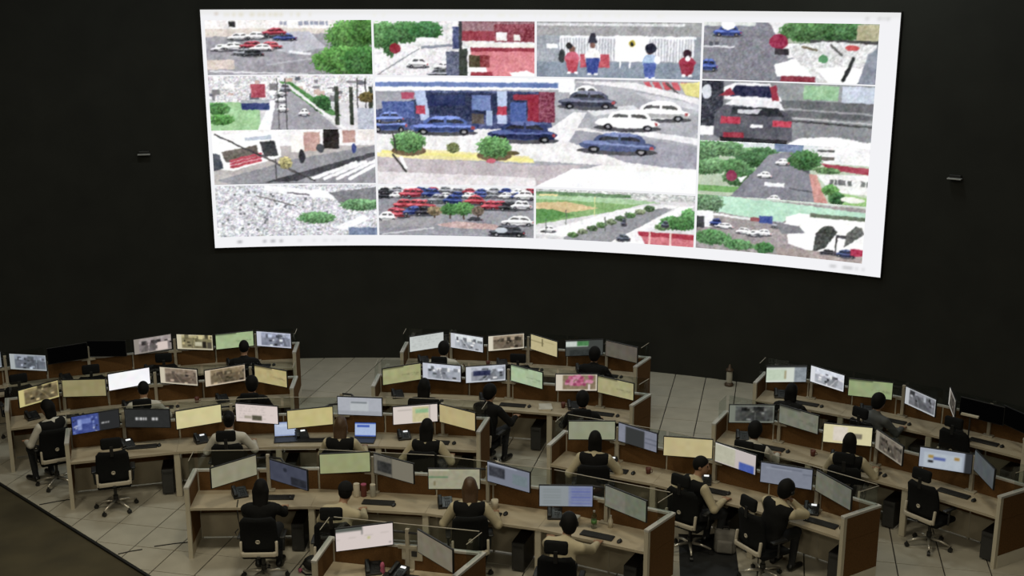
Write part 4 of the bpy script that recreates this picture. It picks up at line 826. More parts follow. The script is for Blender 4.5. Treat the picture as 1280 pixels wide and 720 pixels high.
# ------------------------------------------------------------------ chair
def make_chair():
    E = empty('office_chair', (0, 0, 0))
    bm = nb(); add_box(bm, (0, .02, .435), (.48, .46, .075), bev=.03, seg=3); obj('seat', bm, 'chair_fabric', E, True)
    # curved back
    bm = nb(); n, m = 10, 8; G = [[], []]
    for s in (0, 1):
        for j in range(m + 1):
            z = .53 + .49 * j / m; hw = .24 - .02 * (j / m) ** 3 - (.02 if j == 0 else 0) - (.045 if j == m else 0)
            G[s].append([bm.verts.new((hw * (2 * i / n - 1), -.235 + .045 * (2 * i / n - 1) ** 2 - .06 * (j / m) + .05 * math.sin(PI * j / m) * .6 - s * .045, z)) for i in range(n + 1)])
    for s in (0, 1):
        for j in range(m):
            for i in range(n): bm.faces.new((G[s][j][i], G[s][j][i + 1], G[s][j + 1][i + 1], G[s][j + 1][i]))
    for i in range(n):
        for j in (0, m): bm.faces.new((G[0][j][i], G[0][j][i + 1], G[1][j][i + 1], G[1][j][i]))
    for j in range(m):
        for i in (0, n): bm.faces.new((G[0][j][i], G[0][j + 1][i], G[1][j + 1][i], G[1][j][i]))
    obj('backrest', bm, 'chair_fabric', E, True)
    bm = nb(); add_box(bm, (0, -.305, .515), (.44, .035, .062), bev=.012)
    for sg in (-1, 1):
        add_box(bm, (sg * .228, -.275, .585), (.034, .04, .20), rot=Matrix.Rotation(R_(-8), 3, 'X'), bev=.012); add_box(bm, (sg * .21, -.293, .52), (.06, .04, .058), rot=Matrix.Rotation(R_(sg * 32), 3, 'Z'), bev=.012)
    bk = obj('back_bracket', bm, 'chair_frame', E, True)
    bm = nb(); add_box(bm, (0, -.18, .485), (.05, .30, .03), bev=.008); obj('bracket_arm', bm, 'dark_plastic', bk)
    bm = nb(); add_lathe(bm, [(.030, 0), (.030, .008), (.018, .008), (.018, .002)], 16); bm.transform(Matrix.Translation((0, -.318, .70)) @ Matrix.Rotation(R_(96), 4, 'X')); obj('back_badge', bm, 'chair_frame', E, True)
    bm = nb(); add_box(bm, (0, -.30, 1.15), (.29, .075, .17), rot=Matrix.Rotation(R_(-6), 3, 'X'), bev=.035, seg=3); hr = obj('headrest', bm, 'chair_fabric', E, True)
    bm = nb(); add_box(bm, (0, -.335, 1.04), (.05, .02, .16), bev=.005); obj('headrest_post', bm, 'black_plastic', hr)
    for s in (-1, 1):
        bm = nb(); add_box(bm, (s * .275, .0, .655), (.07, .25, .03), bev=.012); ar = obj('armrest', bm, 'black_plastic', E, True)
        bm = nb(); add_tube(bm, [(s * .20, .0, .42), (s * .27, .0, .43), (s * .28, .0, .64)], .016, 8); obj('arm_support', bm, 'black_plastic', ar, True)
    bm = nb(); add_box(bm, (0, .0, .39), (.22, .24, .04), bev=.01); add_cyl(bm, (0, 0, .13), (0, 0, .39), .024); add_cyl(bm, (0, 0, .10), (0, 0, .22), .036); obj('gas_column', bm, 'black_plastic', E)
    for k in range(5):
        a = 2 * PI * k / 5 + PI / 10; c, s = math.cos(a), math.sin(a)
        bm = nb(); add_tube(bm, [(.03 * c, .03 * s, .135), (.16 * c, .16 * s, .125), (.30 * c, .30 * s, .085)], [.024, .019, .013], 8); lg = obj('base_leg', bm, 'chrome', E, True)
        bm = nb(); add_cyl(bm, (.30 * c - .022 * s, .30 * s + .022 * c, .031), (.30 * c + .022 * s, .30 * s - .022 * c, .031), .031); add_cyl(bm, (.30 * c, .30 * s, .03), (.30 * c, .30 * s, .085), .012); obj('caster', bm, 'black_plastic', lg)
    return E
chair_proto = make_chair(); chair_used = [False]
def chair(xy, rz, label, headrest=True):
    if headrest and not chair_used[0]: o = chair_proto; chair_used[0] = True
    else: o = copy_tree(chair_proto)
    if not headrest:
        for ch in [c for c in o.children if c.name.startswith('headrest')]:
            for g_ in list(ch.children): bpy.data.objects.remove(g_)
            bpy.data.objects.remove(ch)
    o.location = (xy[0], xy[1], 0); o.rotation_euler = (0, 0, rz)
    tag(o, label, 'chair', 'black office chairs with pale back brackets')
    return o

# ------------------------------------------------------------------ desk equipment
def proto_set(): 
    kb = empty('keyboard', (0, 0, 0)); bm = nb(); add_box(bm, (0, 0, .010), (.44, .14, .018), bev=.004); obj('base', bm, 'black_plastic', kb)
    bm = nb()
    for r in range(5):
        for c in range(15):
            add_box(bm, (-.196 + c * .028, -.052 + r * .026, .021), (.023, .021, .006))
    tag(obj('keys', bm, 'dark_plastic', kb), kind='stuff')
    ms = empty('mouse', (0, 0, 0)); bm = nb(); add_sph(bm, (0, 0, .010), (.032, .055, .026)); bmesh.ops.bisect_plane(bm, geom=bm.verts[:] + bm.edges[:] + bm.faces[:], plane_co=(0, 0, .001), plane_no=(0, 0, -1), clear_outer=True); obj('shell', bm, 'black_plastic', ms, True)
    bm = nb(); add_cyl(bm, (-.004, .025, .034), (.004, .025, .034), .008); obj('wheel', bm, 'dark_plastic', ms)
    ph = empty('desk_phone', (0, 0, 0)); bm = nb()
    add_prism(bm, [(-.10, -.10), (.10, -.10), (.10, .10), (-.10, .10)], 0, lambda i: .03 if i < 2 else .10); bevel(bm, .006, 1); bd = obj('body', bm, 'phone_black', ph)
    rot = Matrix.Rotation(R_(19.3), 3, 'X')
    bm = nb(); add_box(bm, (-.068, 0, .085), (.05, .20, .03), rot=rot, bev=.012); add_box(bm, (-.068, -.075, .062), (.055, .05, .03), rot=rot, bev=.01); add_box(bm, (-.068, .075, .112), (.055, .05, .03), rot=rot, bev=.01); obj('handset', bm, 'black_plastic', ph, True)
    bm = nb(); add_box(bm, (.03, .06, .089), (.07, .03, .006), rot=rot); obj('display', bm, 'phone_lit', ph)
    bm = nb()
    for i in range(3):
        for j in range(4): add_box(bm, (.005 + i * .025, -.07 + j * .024, .043 + j * .0085), (.016, .014, .008), rot=rot)
    tag(obj('buttons', bm, 'dark_plastic', ph), kind='stuff')
    tw = empty('computer_tower', (0, 0, 0)); bm = nb(); add_box(bm, (0, 0, .22), (.18, .42, .40), bev=.008); obj('cabinet', bm, 'black_plastic', tw)
    bm = nb(); add_box(bm, (0, -.213, .22), (.165, .012, .38), bev=.004); fr = obj('front_bezel', bm, 'dark_plastic', tw)
    bm = nb(); add_box(bm, (0, -.221, .36), (.13, .006, .03)); obj('drive_bay', bm, 'black_plastic', fr)
    for s in (-1, 1):
        bm = nb(); add_box(bm, (s * .08, 0, .01), (.04, .36, .02), bev=.003); obj('foot', bm, 'trim_grey', tw)
    return {'keyboard': kb, 'mouse': ms, 'desk_phone': ph, 'computer_tower': tw}
PROTO = proto_set(); USED = set()
def put(kind, loc, rz, label, cat, group):
    o = PROTO[kind] if kind not in USED else copy_tree(PROTO[kind]); USED.add(kind)
    o.location = loc; o.rotation_euler = (0, 0, rz); return tag(o, label, cat, group)
# azimuth fractions inside each station: keyboard, mouse, phone (fraction, distance from the partition), tower fraction
LAY = {('L4', 0): (.69, .35, .79, .35, .36, .26, .86), ('L4', 1): (.56, .42, .70, .46, None, 0, .12), ('L4', 2): (.50, .44, .665, .36, .13, .33, .80), ('L4', 3): (.50, .50, .70, .52, .06, .2, .79),
       ('L5', 0): (.50, .30, .78, .30, .30, .22, None), ('M3', 2): (.62, .42, .80, .36, .46, .2, .79), ('R2', 2): (.40, .33, .60, .36, None, 0, .80), ('L3', 0): (.66, .30, .82, .30, .52, .22, .89),
       ('M3', 0): (.56, .44, .76, .42, .5, .26, None), ('M3', 1): (.55, .40, .70, .36, .42, .20, .70), ('L3', 2): (.30, .4, .44, .40, .2, .25, .1)}
LIT = {('L3', 0), ('L3', 1), ('L3', 2), ('L3', 3), ('M3', 0), ('M3', 1), ('M3', 2)}
DISP = {'lit': [c for c in PROTO['desk_phone'].children if c.name.startswith('display')][0].data}
def lit(o, on):
    for ch in o.children:
        if ch.name.startswith('display') and not on:
            if 'dark' not in DISP: DISP['dark'] = ch.data.copy(); DISP['dark'].materials[0] = MATS['dark_plastic']
            ch.data = DISP['dark']
        elif ch.name.startswith('display'): ch.data = DISP['lit']
for st, (mid, rot, A0, A1, L) in STN.items():
    lay = LAY.get(st, (.55, .40, .74, .40, .22, .26, .83))
    def at(fr, back, z=TOP):
        az = A0 + (A1 - A0) * fr; return P(Rrow(st[0], az) - back, az, z), -R_(az)
    d = SDESC[st]
    if lay[0] is not None: p, r = at(lay[0], lay[1]); put('keyboard', p, r, 'black keyboard ' + d, 'keyboard', 'black desk keyboards')
    p, r = at(lay[2], lay[3]); put('mouse', p, r, 'small black mouse ' + d, 'mouse', 'black desk mice')
    if lay[4] is not None: p, r = at(lay[4], lay[5]); ph_ = put('desk_phone', p, r + .35, 'black desk phone ' + d, 'phone', 'black desk phones'); lit(ph_, st in LIT)
    if lay[6] is not None: p, r = at(lay[6], .28, 0); put('computer_tower', p, r, 'black computer tower under the desk ' + d.replace('below', 'near'), 'computer', 'black computer towers under the desks')
def polar_loc(r, az, z=TOP): return P(r, az, z), -R_(az)
# second phone on the bottom desk
p, r = polar_loc(7.73, 12.1); ph_ = put('desk_phone', p, r - .3, 'second black desk phone right of the pink item, bottom desk', 'phone', 'black desk phones'); lit(ph_, True)

# laptops under raised and yellow monitors of the third row
def laptop(r, az, rz, label, cols):
    loc, a = polar_loc(r, az); E = tag(empty('laptop', loc, a + rz), label, 'laptop')
    bm = nb(); add_box(bm, (0, 0, .010), (.34, .23, .018), bev=.004); obj('keyboard_deck', bm, 'black_plastic', E)
    rt = Matrix.Rotation(R_(-12), 3, 'X'); bm = nb(); add_box(bm, (0, .145, .135), (.34, .010, .235), rot=rt, bev=.003); lid = obj('lid', bm, 'black_plastic', E)
    c = Cv(40, 24, cols[0]); c.rect(0, 0, 1, .1, cols[1]); c.rect(.1, .16, .7, .32, cols[2]); c.rect(0, .92, 1, 1, cols[1]); c.fuzz(5); s, k = math.sin(R_(12)), math.cos(R_(12))
    link('screen', pixel_mesh('screen', c, lambda u, v: ((u - .5) * .325, .138 + (.5 - v) * .215 * s, .137 + (.5 - v) * .215 * k)), lid)
laptop(11.90, 3.3, 0, 'open laptop with blue and white page under the raised monitor', ((165, 182, 214), (60, 84, 160), (66, 90, 168)))
laptop(11.92, -2.6, .1, 'open laptop with pale blue page left of the yellow screen', ((170, 182, 206), (140, 154, 190), (186, 196, 214)))

# cups, boxes, bottle and odds and ends
def single(name, r, az, label, cat, parts, z=TOP, rz=0, group=None):
    loc, a = polar_loc(r, az, z); E = tag(empty(name, loc, a + rz), label, cat, group)
    for nm, bm, m, sm in parts: obj(nm, bm, m, E, sm)
    return E
def cup_bm(r, h): return add_lathe(nb(), [(r * .75, 0), (r * .95, h * .6), (r, h), (r * .9, h), (r * .8, h * .3), (r * .2, h * .25)], 14)
bm1 = add_lathe(nb(), [(.034, 0), (.037, .02), (.037, .15), (.03, .19), (.014, .215), (.014, .23)], 16)
single('water_bottle', 9.72, 24.6, 'clear plastic water bottle on desk left of dull grey screen', 'bottle', [('bottle_body', bm1, 'bottle_clear', True), ('cap', add_cyl(nb(), (0, 0, .228), (0, 0, .248), .016), 'trim_grey', False), ('wrapper', add_lathe(nb(), [(.0378, .07), (.0378, .12)], 16), 'label_green', True)])
single('water_bottle', 9.83, 25.7, 'shorter pale bottle right of the clear water bottle', 'bottle', [('bottle_body', add_lathe(nb(), [(.03, 0), (.032, .1), (.014, .14), (.014, .155)], 14), 'paper', True), ('cap', add_cyl(nb(), (0, 0, .153), (0, 0, .17), .016), 'trim_grey', False)])
single('tissue_box', 9.78, 22.6, 'small cream box behind the leaning person at bottom centre', 'box', [('carton', add_box(nb(), (0, 0, .04), (.22, .11, .08), bev=.004), 'paper', False), ('lid', add_box(nb(), (0, 0, .084), (.224, .114, .012), bev=.003), 'trim_grey', False)])
single('canister', 9.86, 4.85, 'tall cream container left of red one on nearest long bench', 'container', [('body', add_lathe(nb(), [(.04, 0), (.045, .02), (.045, .17), (.04, .18)], 14), 'paper', True), ('lid', add_cyl(nb(), (0, 0, .178), (0, 0, .19), .043), 'paper', False)])
single('canister', 9.88, 5.4, 'red brown container between two cream ones', 'container', [('body', add_lathe(nb(), [(.04, 0), (.042, .02), (.042, .16), (.038, .17)], 14), 'red_brown', True), ('lid', add_cyl(nb(), (0, 0, .168), (0, 0, .18), .04), 'pink', False)])
single('canister', 9.88, 6.15, 'cream container right of red one on nearest long bench', 'container', [('body', add_lathe(nb(), [(.035, 0), (.04, .02), (.04, .16), (.036, .17)], 14), 'cream_paint', True), ('lid', add_cyl(nb(), (0, 0, .168), (0, 0, .182), .038), 'paper', False)])
single('paper_cup', 9.82, 16.25, 'tan paper cup right of the long-haired woman', 'cup', [('cup_body', cup_bm(.05, .13), 'paper', True)])
single('figurine', 7.74, 10.6, 'pink upright item between two phones on bottom desk', 'ornament', [('body', add_lathe(nb(), [(.03, 0), (.035, .03), (.022, .07), (.03, .10), (.02, .14), (.005, .15)], 12), 'pink', True), ('foot', add_cyl(nb(), (0, 0, 0), (0, 0, .008), .04), 'paper', False)])
E = single('socket_box', 7.86, 13.0, 'cream wall box with dark square socket behind bottom desk', 'socket box', [('case', add_box(nb(), (0, .055, .22), (.26, .05, .18), bev=.006), 'kick_cream', False), ('socket', add_box(nb(), (.03, .026, .22), (.07, .012, .07), bev=.003), 'dark_plastic', False), ('foot', add_box(nb(), (0, .05, .065), (.06, .04, .13), bev=.004), 'kick_cream', False)])
for r, az, lab in ((13.92, 16.0, 'pink picture'), (13.85, -9.8, 'brown car picture'), (13.55, 33.6, 'dull grey map'), (11.72, 25.0, 'lilac panelled screen'), (15.85, 9.2, 'pale bluish map')):
    single('coffee_mug', r, az, 'small dark mug on desk under the ' + lab, 'mug', [('mug_body', cup_bm(.04, .09), 'red_brown', True), ('handle', add_tube(nb(), [(.036, 0, .07), (.062, 0, .065), (.064, 0, .035), (.034, 0, .025)], .006, 6), 'red_brown', True)], group='small mugs')
for r, az, lab in ((13.93, 14.8, 'pink picture in second middle row'), (11.95, -6.6, 'pinkish document in third left row'), (15.75, 17.0, 'dim brown screen at back middle')):
    single('paper_stack', r - .1, az, 'stack of pale papers left of the ' + lab, 'papers', [('lower_sheets', add_box(nb(), (0, 0, .012), (.21, .29, .024)), 'paper', False), ('top_sheet', add_box(nb(), (.01, .005, .0255), (.21, .29, .003), rot=Matrix.Rotation(.12, 3, 'Z')), 'shirt_white', False)], rz=.2, group='paper stacks')
# floor items
bm = add_sph(nb(), (0, 0, .10), (.17, .12, .11)); single('shoulder_bag', 9.12, 2.2, 'black bag on floor beside desk leg at bottom left centre', 'bag', [('bag_body', bm, 'bag_dark', True), ('flap', add_sph(nb(), (.0, -.05, .14), (.15, .08, .07)), 'black_plastic', True), ('strap', add_tube(nb(), [(-.15, 0, .12), (-.22, -.05, .03), (-.1, -.16, .012), (.1, -.14, .012), (.15, 0, .12)], .012, 6), 'bag_dark', True), ('pink_charm', add_sph(nb(), (-.19, -.08, .03), (.03, .03, .03)), 'pink', True)], z=0)
single('backpack', 11.30, 31.6, 'grey bag under desk right of the man looking right', 'bag', [('bag_body', add_box(nb(), (0, 0, .17), (.30, .16, .34), bev=.05, seg=3), 'bag_grey', True), ('pocket', add_box(nb(), (0, -.09, .12), (.22, .06, .18), bev=.025, seg=3), 'bag_grey', True), ('grip', add_tube(nb(), [(-.05, 0, .33), (-.04, 0, .38), (.04, 0, .38), (.05, 0, .33)], .01, 6), 'bag_dark', True)], z=0, rz=.3)
pts = [Vector(p) for p in ((2.376, 15.54), (3.157, 15.44), (2.986, 14.094), (2.2, 14.093))]; mc = sum(pts, Vector((0, 0))) / 4
E = tag(empty('floor_patch', (mc.x, mc.y, 0)), 'dark rectangular patch of floor under the man looking right', 'mat')  # thin dark sheet over the tiles for a darker stretch of floor
obj('patch_sheet', add_prism(nb(), pts, .0005, .006, mc), 'patch_dark', E)
obj('patch_border', add_prism(nb(), [mc + (p - mc) * s for s, p in ((1.0, pts[0]), (1.0, pts[1]), (.95, pts[1]), (.95, pts[0]))], .006, .009, mc), 'edge_black', E)
# loose cables on the floor (thin black lines by the left desks) and under the desk
for k, (a, b, lab) in enumerate((((-7.12, 16.52), (-6.70, 16.72), 'black cable on tiles by end panel at far left'), ((-4.99, 15.15), (-4.46, 15.30), 'black cable on tiles beside the nearest long bench'), ((-5.42, 14.92), (-5.13, 15.06), 'short black cable on tiles near the carpet edge'))):
    tag(obj('floor_cable', add_tube(nb(), [(a[0], a[1], .007), ((a[0] + b[0]) / 2, (a[1] + b[1]) / 2 + .015, .007), (b[0], b[1], .007)], .007, 6), 'edge_black', None, True), lab, 'cable')
p0, p1 = P(9.50, -5.0), P(9.52, -3.7)
tag(obj('phone_cord', add_tube(nb(), [(*P(9.72, -4.6), .745), (*P(9.505, -4.5), .745), (*P(9.49, -4.45), .60), (*P(9.49, -4.3), .36), (*P(9.49, -4.6), .30), (*P(9.49, -4.75), .38), (*P(9.50, -4.5), .42)], .008, 6), 'edge_black', None, True), 'black phone cord looping down from the left end desk', 'cord')
# canister at the foot of the wall
single('floor_canister', 18.15, 23.45, 'small cream and brown canister standing against the black wall', 'canister', [('body', add_lathe(nb(), [(.055, .06), (.06, .09), (.06, .26), (.05, .30)], 16), 'cream_paint', True), ('base', add_lathe(nb(), [(.085, 0), (.09, .03), (.07, .06), (.055, .07)], 16), 'dull_brown', True), ('cap', add_lathe(nb(), [(.05, .295), (.075, .31), (.07, .34), (.03, .37), (.02, .43), (.008, .44)], 16), 'dull_brown', True)], z=0)
# two small fittings on the wall
for az, z, side in ((-13.38, 4.38, 'left'), (35.36, 4.36, 'right')):
    loc = P(RW - .005, az, z); E = tag(empty('wall_fitting', loc, -R_(az)), 'small grey fitting on the black wall %s of the video wall' % side, 'wall fitting')
    obj('back_box', add_box(nb(), (0, -.03, .02), (.20, .06, .06), bev=.01), 'black_plastic', E); obj('ledge', add_box(nb(), (0, -.08, -.015), (.24, .10, .025), bev=.008), 'fixture_grey', E)
# pale strip on a stand, added for a reflection on the dark screen
single('glint_strip', 15.56, 40.2, 'small pale strip standing in for a reflection, dark far right desk', 'glint', [('strip', add_box(nb(), (0, 0, .42), (.27, .05, .035), bev=.006), 'paper', False), ('post', add_cyl(nb(), (0, .02, 0), (0, .02, .42), .012), 'dark_plastic', False), ('foot', add_cyl(nb(), (0, .02, 0), (0, .02, .015), .06), 'dark_plastic', False)])
# ------------------------------------------------------------------ people: one continuous surface each, grown from a smooth field around a posed skeleton
from itertools import product
def rotm(lean=0, side=0, tw=0):
    return np.array((Matrix.Rotation(R_(tw), 3, 'Z') @ Matrix.Rotation(R_(side), 3, 'Y') @ Matrix.Rotation(R_(-lean), 3, 'X')))
class Field:
    def __init__(s, lo, hi, h):
        s.lo, s.h = np.array(lo, float), h
        s.n = np.ceil((np.array(hi) - s.lo) / h).astype(int) + 1
        s.F = np.full(s.n, 1.0, np.float32); s.best = np.full(s.n, 9.0, np.float32); s.id = np.zeros(s.n, np.uint8)
    def block(s, a, b):
        i0 = np.clip(np.floor((a - s.lo) / s.h).astype(int), 0, s.n - 1); i1 = np.clip(np.ceil((b - s.lo) / s.h).astype(int) + 1, 1, s.n)
        sl = tuple(slice(x, y) for x, y in zip(i0, i1))
        ax = [s.lo[k] + s.h * np.arange(i0[k], i1[k]) for k in range(3)]
        g = np.meshgrid(*ax, indexing='ij'); return sl, np.stack(g, -1)
    def add(s, d, sl, k, m):
        F = s.F[sl]; hh = np.clip(k - np.abs(F - d), 0, None) / k
        s.F[sl] = np.minimum(F, d) - hh * hh * k * .25
        up = d < s.best[sl]; s.best[sl] = np.where(up, d, s.best[sl]); s.id[sl] = np.where(up, m, s.id[sl])
    def cone(s, a, b, r1, r2, m, k=.03, R=None, o=None, sy=1.0):
        a, b = np.array(a, float), np.array(b, float)
        if R is None: R = np.eye(3); o = np.zeros(3)
        wa, wb = R @ a + o, R @ b + o; mg = max(r1, r2) + .06
        sl, g = s.block(np.minimum(wa, wb) - mg, np.maximum(wa, wb) + mg)
        p = (g - o) @ R; sc = np.array([1, sy, 1]); p = p * sc; a2, b2 = a * sc, b * sc
        ab = b2 - a2; t = np.clip(((p - a2) @ ab) / max(ab @ ab, 1e-9), 0, 1)
        d = np.linalg.norm(p - a2 - t[..., None] * ab, axis=-1) - (r1 + (r2 - r1) * t)
        s.add((d / (1 if sy == 1 else .5 + .5 * sy)).astype(np.float32), sl, k, m)
    def ell(s, c, r, m, k=.02, R=None, o=None, cut=None):
        c, r = np.array(c, float), np.array(r, float)
        if R is None: R = np.eye(3); o = np.zeros(3)
        w = R @ c + o; mg = r.max() + .05
        sl, g = s.block(w - mg, w + mg); p = (g - o) @ R
        q = p - c; k0 = np.linalg.norm(q / r, axis=-1); k1 = np.linalg.norm(q / r ** 2, axis=-1) + 1e-9
        d = k0 * (k0 - 1) / k1
        if cut is not None: d = np.maximum(d, cut(p))
        s.add(d.astype(np.float32), sl, k, m)
    def mesh(s, name, mats, extra=None):
        F = s.F if extra is None else extra(s)
        nx, ny, nz = F.shape; S = F < 0
        cnt = sum(S[i:nx - 1 + i, j:ny - 1 + j, k:nz - 1 + k].astype(np.int8) for i, j, k in product((0, 1), repeat=3))
        act = (cnt > 0) & (cnt < 8); idx = np.full(act.shape, -1, np.int64); cells = np.argwhere(act); idx[act] = np.arange(len(cells))
        acc = np.zeros((len(cells), 3)); num = np.zeros(len(cells))
        for a in product((0, 1), repeat=3):
            for ax in range(3):
                if a[ax]: continue
                b = list(a); b[ax] = 1
                Fa = F[tuple((cells + a).T)]; Fb = F[tuple((cells + b).T)]; cr = (Fa < 0) != (Fb < 0)
                t = np.where(cr, Fa / np.where(cr, Fa - Fb, 1), 0); p = np.array(a, float) + t[:, None] * (np.array(b) - np.array(a))
                acc += p * cr[:, None]; num += cr
        v = s.lo + s.h * (cells + acc / num[:, None])
        quads = []
        for ax in range(3):
            o1, o2 = [(1, 2), (2, 0), (0, 1)][ax]
            sa = [slice(None)] * 3; sb = [slice(None)] * 3; sa[ax] = slice(0, -1); sb[ax] = slice(1, None)
            A_, B_ = S[tuple(sa)], S[tuple(sb)]; e = np.argwhere(A_ != B_)
            e = e[(e[:, o1] > 0) & (e[:, o2] > 0) & (e[:, o1] < F.shape[o1] - 1) & (e[:, o2] < F.shape[o2] - 1)]
            u = np.zeros(3, int); w = np.zeros(3, int); u[o1] = 1; w[o2] = 1
            q = np.stack([idx[tuple((e - u - w).T)], idx[tuple((e - w).T)], idx[tuple(e.T)], idx[tuple((e - u).T)]], -1)
            inside = A_[tuple(e.T)]; q[~inside] = q[~inside][:, ::-1]; quads.append(q)
        q = np.concatenate(quads)
        me = bpy.data.meshes.new(name)
        me.vertices.add(len(v)); me.vertices.foreach_set('co', v.astype(np.float32).ravel())
        me.loops.add(q.size); me.loops.foreach_set('vertex_index', q.astype(np.int32).ravel())
        me.polygons.add(len(q)); me.polygons.foreach_set('loop_start', np.arange(0, q.size, 4, dtype=np.int32))
        for m in mats: me.materials.append(MATS[m])
        ids = s.id[tuple(np.round((v - s.lo) / s.h).astype(int).clip(0, s.n - 1).T)]
        me.polygons.foreach_set('material_index', ids[q[:, 0]].astype(np.int32) if len(mats) > 1 else np.zeros(len(q), np.int32))
        me.polygons.foreach_set('use_smooth', np.ones(len(q), bool)); me.update(); me.validate()
        return me
def ik(Sh, Wt, l1, l2, pole):
    d = Wt - Sh; L = np.linalg.norm(d)
    if L > (l1 + l2) * .985: Wt = Sh + d / L * (l1 + l2) * .985; d = Wt - Sh; L = np.linalg.norm(d)
    x = (l1 * l1 - l2 * l2 + L * L) / (2 * L); y = math.sqrt(max(l1 * l1 - x * x, 1e-6)); u = d / L
    p = pole - u * (pole @ u); p /= np.linalg.norm(p)
    return Sh + u * x + p * y, Wt
PEOPLE_ROOT = {}
def person(key, r, az, label, yaw=0, lean=8, side=0, twist=0, head=(0, 8, 0), lh=(-.17, .50, .78), rh=(.19, .52, .78), shirt='shirt_cream', vest='cloth_black', hair='short', hmat='hair_black', trousers='trouser', h=.010, headset=False, spread=.13, with_chair=True, chair_label=None, chair_turn=0.0, chair_back=0.0, hr=True):
    T = rotm(lean, side, twist); hip = np.array([0, 0, .53]); tw = lambda p: T @ np.array(p, float) + hip
    Hc = tw((0, .035, .665)); HR = rotm(head[1], head[2], head[0])
    rz = R_(yaw - az)
    Rz = np.array(Matrix.Rotation(rz, 3, 'Z')); hp = P(r, az)
    SC = 1.06; off = Rz @ (Hc * SC); root = (hp.x - off[0], hp.y - off[1], 0)
    mats = ['skin', shirt, trousers, 'shoe', 'eye', 'lips']
    hands = []
    ends = [Hc]
    arms = []
    for sgn, tgt in ((-1, lh), (1, rh)):
        Sh = tw((sgn * .185, 0, .415)); E_, Wt = ik(Sh, np.array(tgt, float) / SC, .285, .25, np.array([sgn * .75, -.35, -1.0])); arms.append((sgn, Sh, E_, Wt)); ends += [Sh, E_, Wt]
    ends = np.array(ends); lo = np.minimum(ends.min(0), [-.30, -.2, .0]) - .14; hi = np.maximum(ends.max(0), [.30, .62, .9]) + .20; lo[2] = -.01
    f = Field(lo, hi, h)
    # torso
    f.ell((0, -.01, -.01), (.175, .135, .10), 2, .03, T, hip)
    f.cone((0, 0, .05), (0, .01, .22), .140, .132, 1, .04, T, hip, 1.25)
    f.cone((0, .005, .24), (0, -.005, .37), .158, .150, 1, .04, T, hip, 1.4)
    f.cone((-.12, -.01, .425), (.12, -.01, .425), .062, .062, 1, .05, T, hip)
    f.cone((0, -.005, .44), (0, .018, .57), .056, .050, 0, .03, T, hip)
    f.cone((0, -.005, .45), (0, .0, .495), .064, .058, 1, .01, T, hip)      # collar
    # head and face
    f.ell((0, 0, .0), (.074, .094, .112), 0, .02, HR, Hc); f.ell((0, .03, -.055), (.055, .062, .064), 0, .03, HR, Hc)
    f.cone((0, .090, .02), (0, .106, -.022), .009, .014, 0, .012, HR, Hc)
    for s_ in (-1, 1):
        f.ell((s_ * .031, .082, .018), (.014, .011, .009), 4, .004, HR, Hc); f.ell((s_ * .076, -.005, -.008), (.012, .022, .033), 0, .008, HR, Hc)
    f.ell((0, .088, -.058), (.024, .010, .008), 5, .005, HR, Hc)
    # legs
    for s_ in (-1, 1):
        hj, kn, an = (s_ * .09, .01, .53), (s_ * spread, .43, .515), (s_ * spread, .37, .10)
        f.cone(hj, kn, .092, .064, 2, .04); f.cone(kn, an, .060, .042, 2, .03); f.cone((s_ * spread, .345, .052), (s_ * (spread + .02), .54, .04), .045, .036, 3, .02)
    # arms and hands
    for sgn, Sh, E_, Wt in arms:
        f.cone(Sh, E_, .066, .054, 1, .04); f.cone(E_, Wt - (Wt - E_) * .06, .054, .038, 1, .02); f.cone(Wt - (Wt - E_) * .08, Wt, .027, .025, 0, .012)
        hd = (Wt - E_); hd = hd / np.linalg.norm(hd)
        if Wt[2] < .9: hd[2] *= .15; hd /= np.linalg.norm(hd)
        up = np.array([0, 0, 1.0]) if abs(hd[2]) < .8 else np.array([0, -1.0, 0])
        lat = np.cross(hd, up); lat /= np.linalg.norm(lat); up = np.cross(lat, hd)
        for q, ln in zip((-1.5, -.5, .5, 1.5), (.9, 1.0, 1.05, .85) if sgn < 0 else (.85, 1.05, 1.0, .9)):
            b = Wt + hd * .088 + lat * q * .022; f.cone(Wt + hd * .008 + lat * q * .012, b, .016, .0125, 0, .012)
            m_ = b + (hd * .9 - up * .25) * .042 * ln; f.cone(b, m_, .0095, .0088, 0, .004); f.cone(m_, m_ + (hd * .75 - up * .6) * .034 * ln, .0088, .0075, 0, .004)
        th = -lat * sgn
        b = Wt + hd * .03 + th * .028; m_ = b + hd * .03 + th * .026; f.cone(Wt + hd * .012 + th * .012, b, .014, .0125, 0, .01); f.cone(b, m_, .0115, .010, 0, .006); f.cone(m_, m_ + hd * .03 + th * .004, .0095, .008, 0, .004)
    E = tag(empty('person', root, rz), label, 'person'); E.scale = (SC, SC, SC)
    link('body', f.mesh('body', mats), E)
    if vest:
        tt = [tw(p) for p in ((-.25, -.2, -.1), (.25, .2, -.1), (-.25, -.2, .52), (.25, .2, .52), (-.25, .2, .52), (.25, -.2, .52))]
        v = Field(np.min(tt, 0) - .08, np.max(tt, 0) + .08, max(h, .011))
        v.ell((0, -.005, .0), (.190, .150, .11), 0, .03, T, hip); v.cone((0, 0, .05), (0, .01, .22), .157, .148, 0, .04, T, hip, 1.25); v.cone((0, .005, .24), (0, -.005, .37), .172, .164, 0, .04, T, hip, 1.4); v.cone((-.135, -.01, .42), (.135, -.01, .42), .084, .084, 0, .05, T, hip)
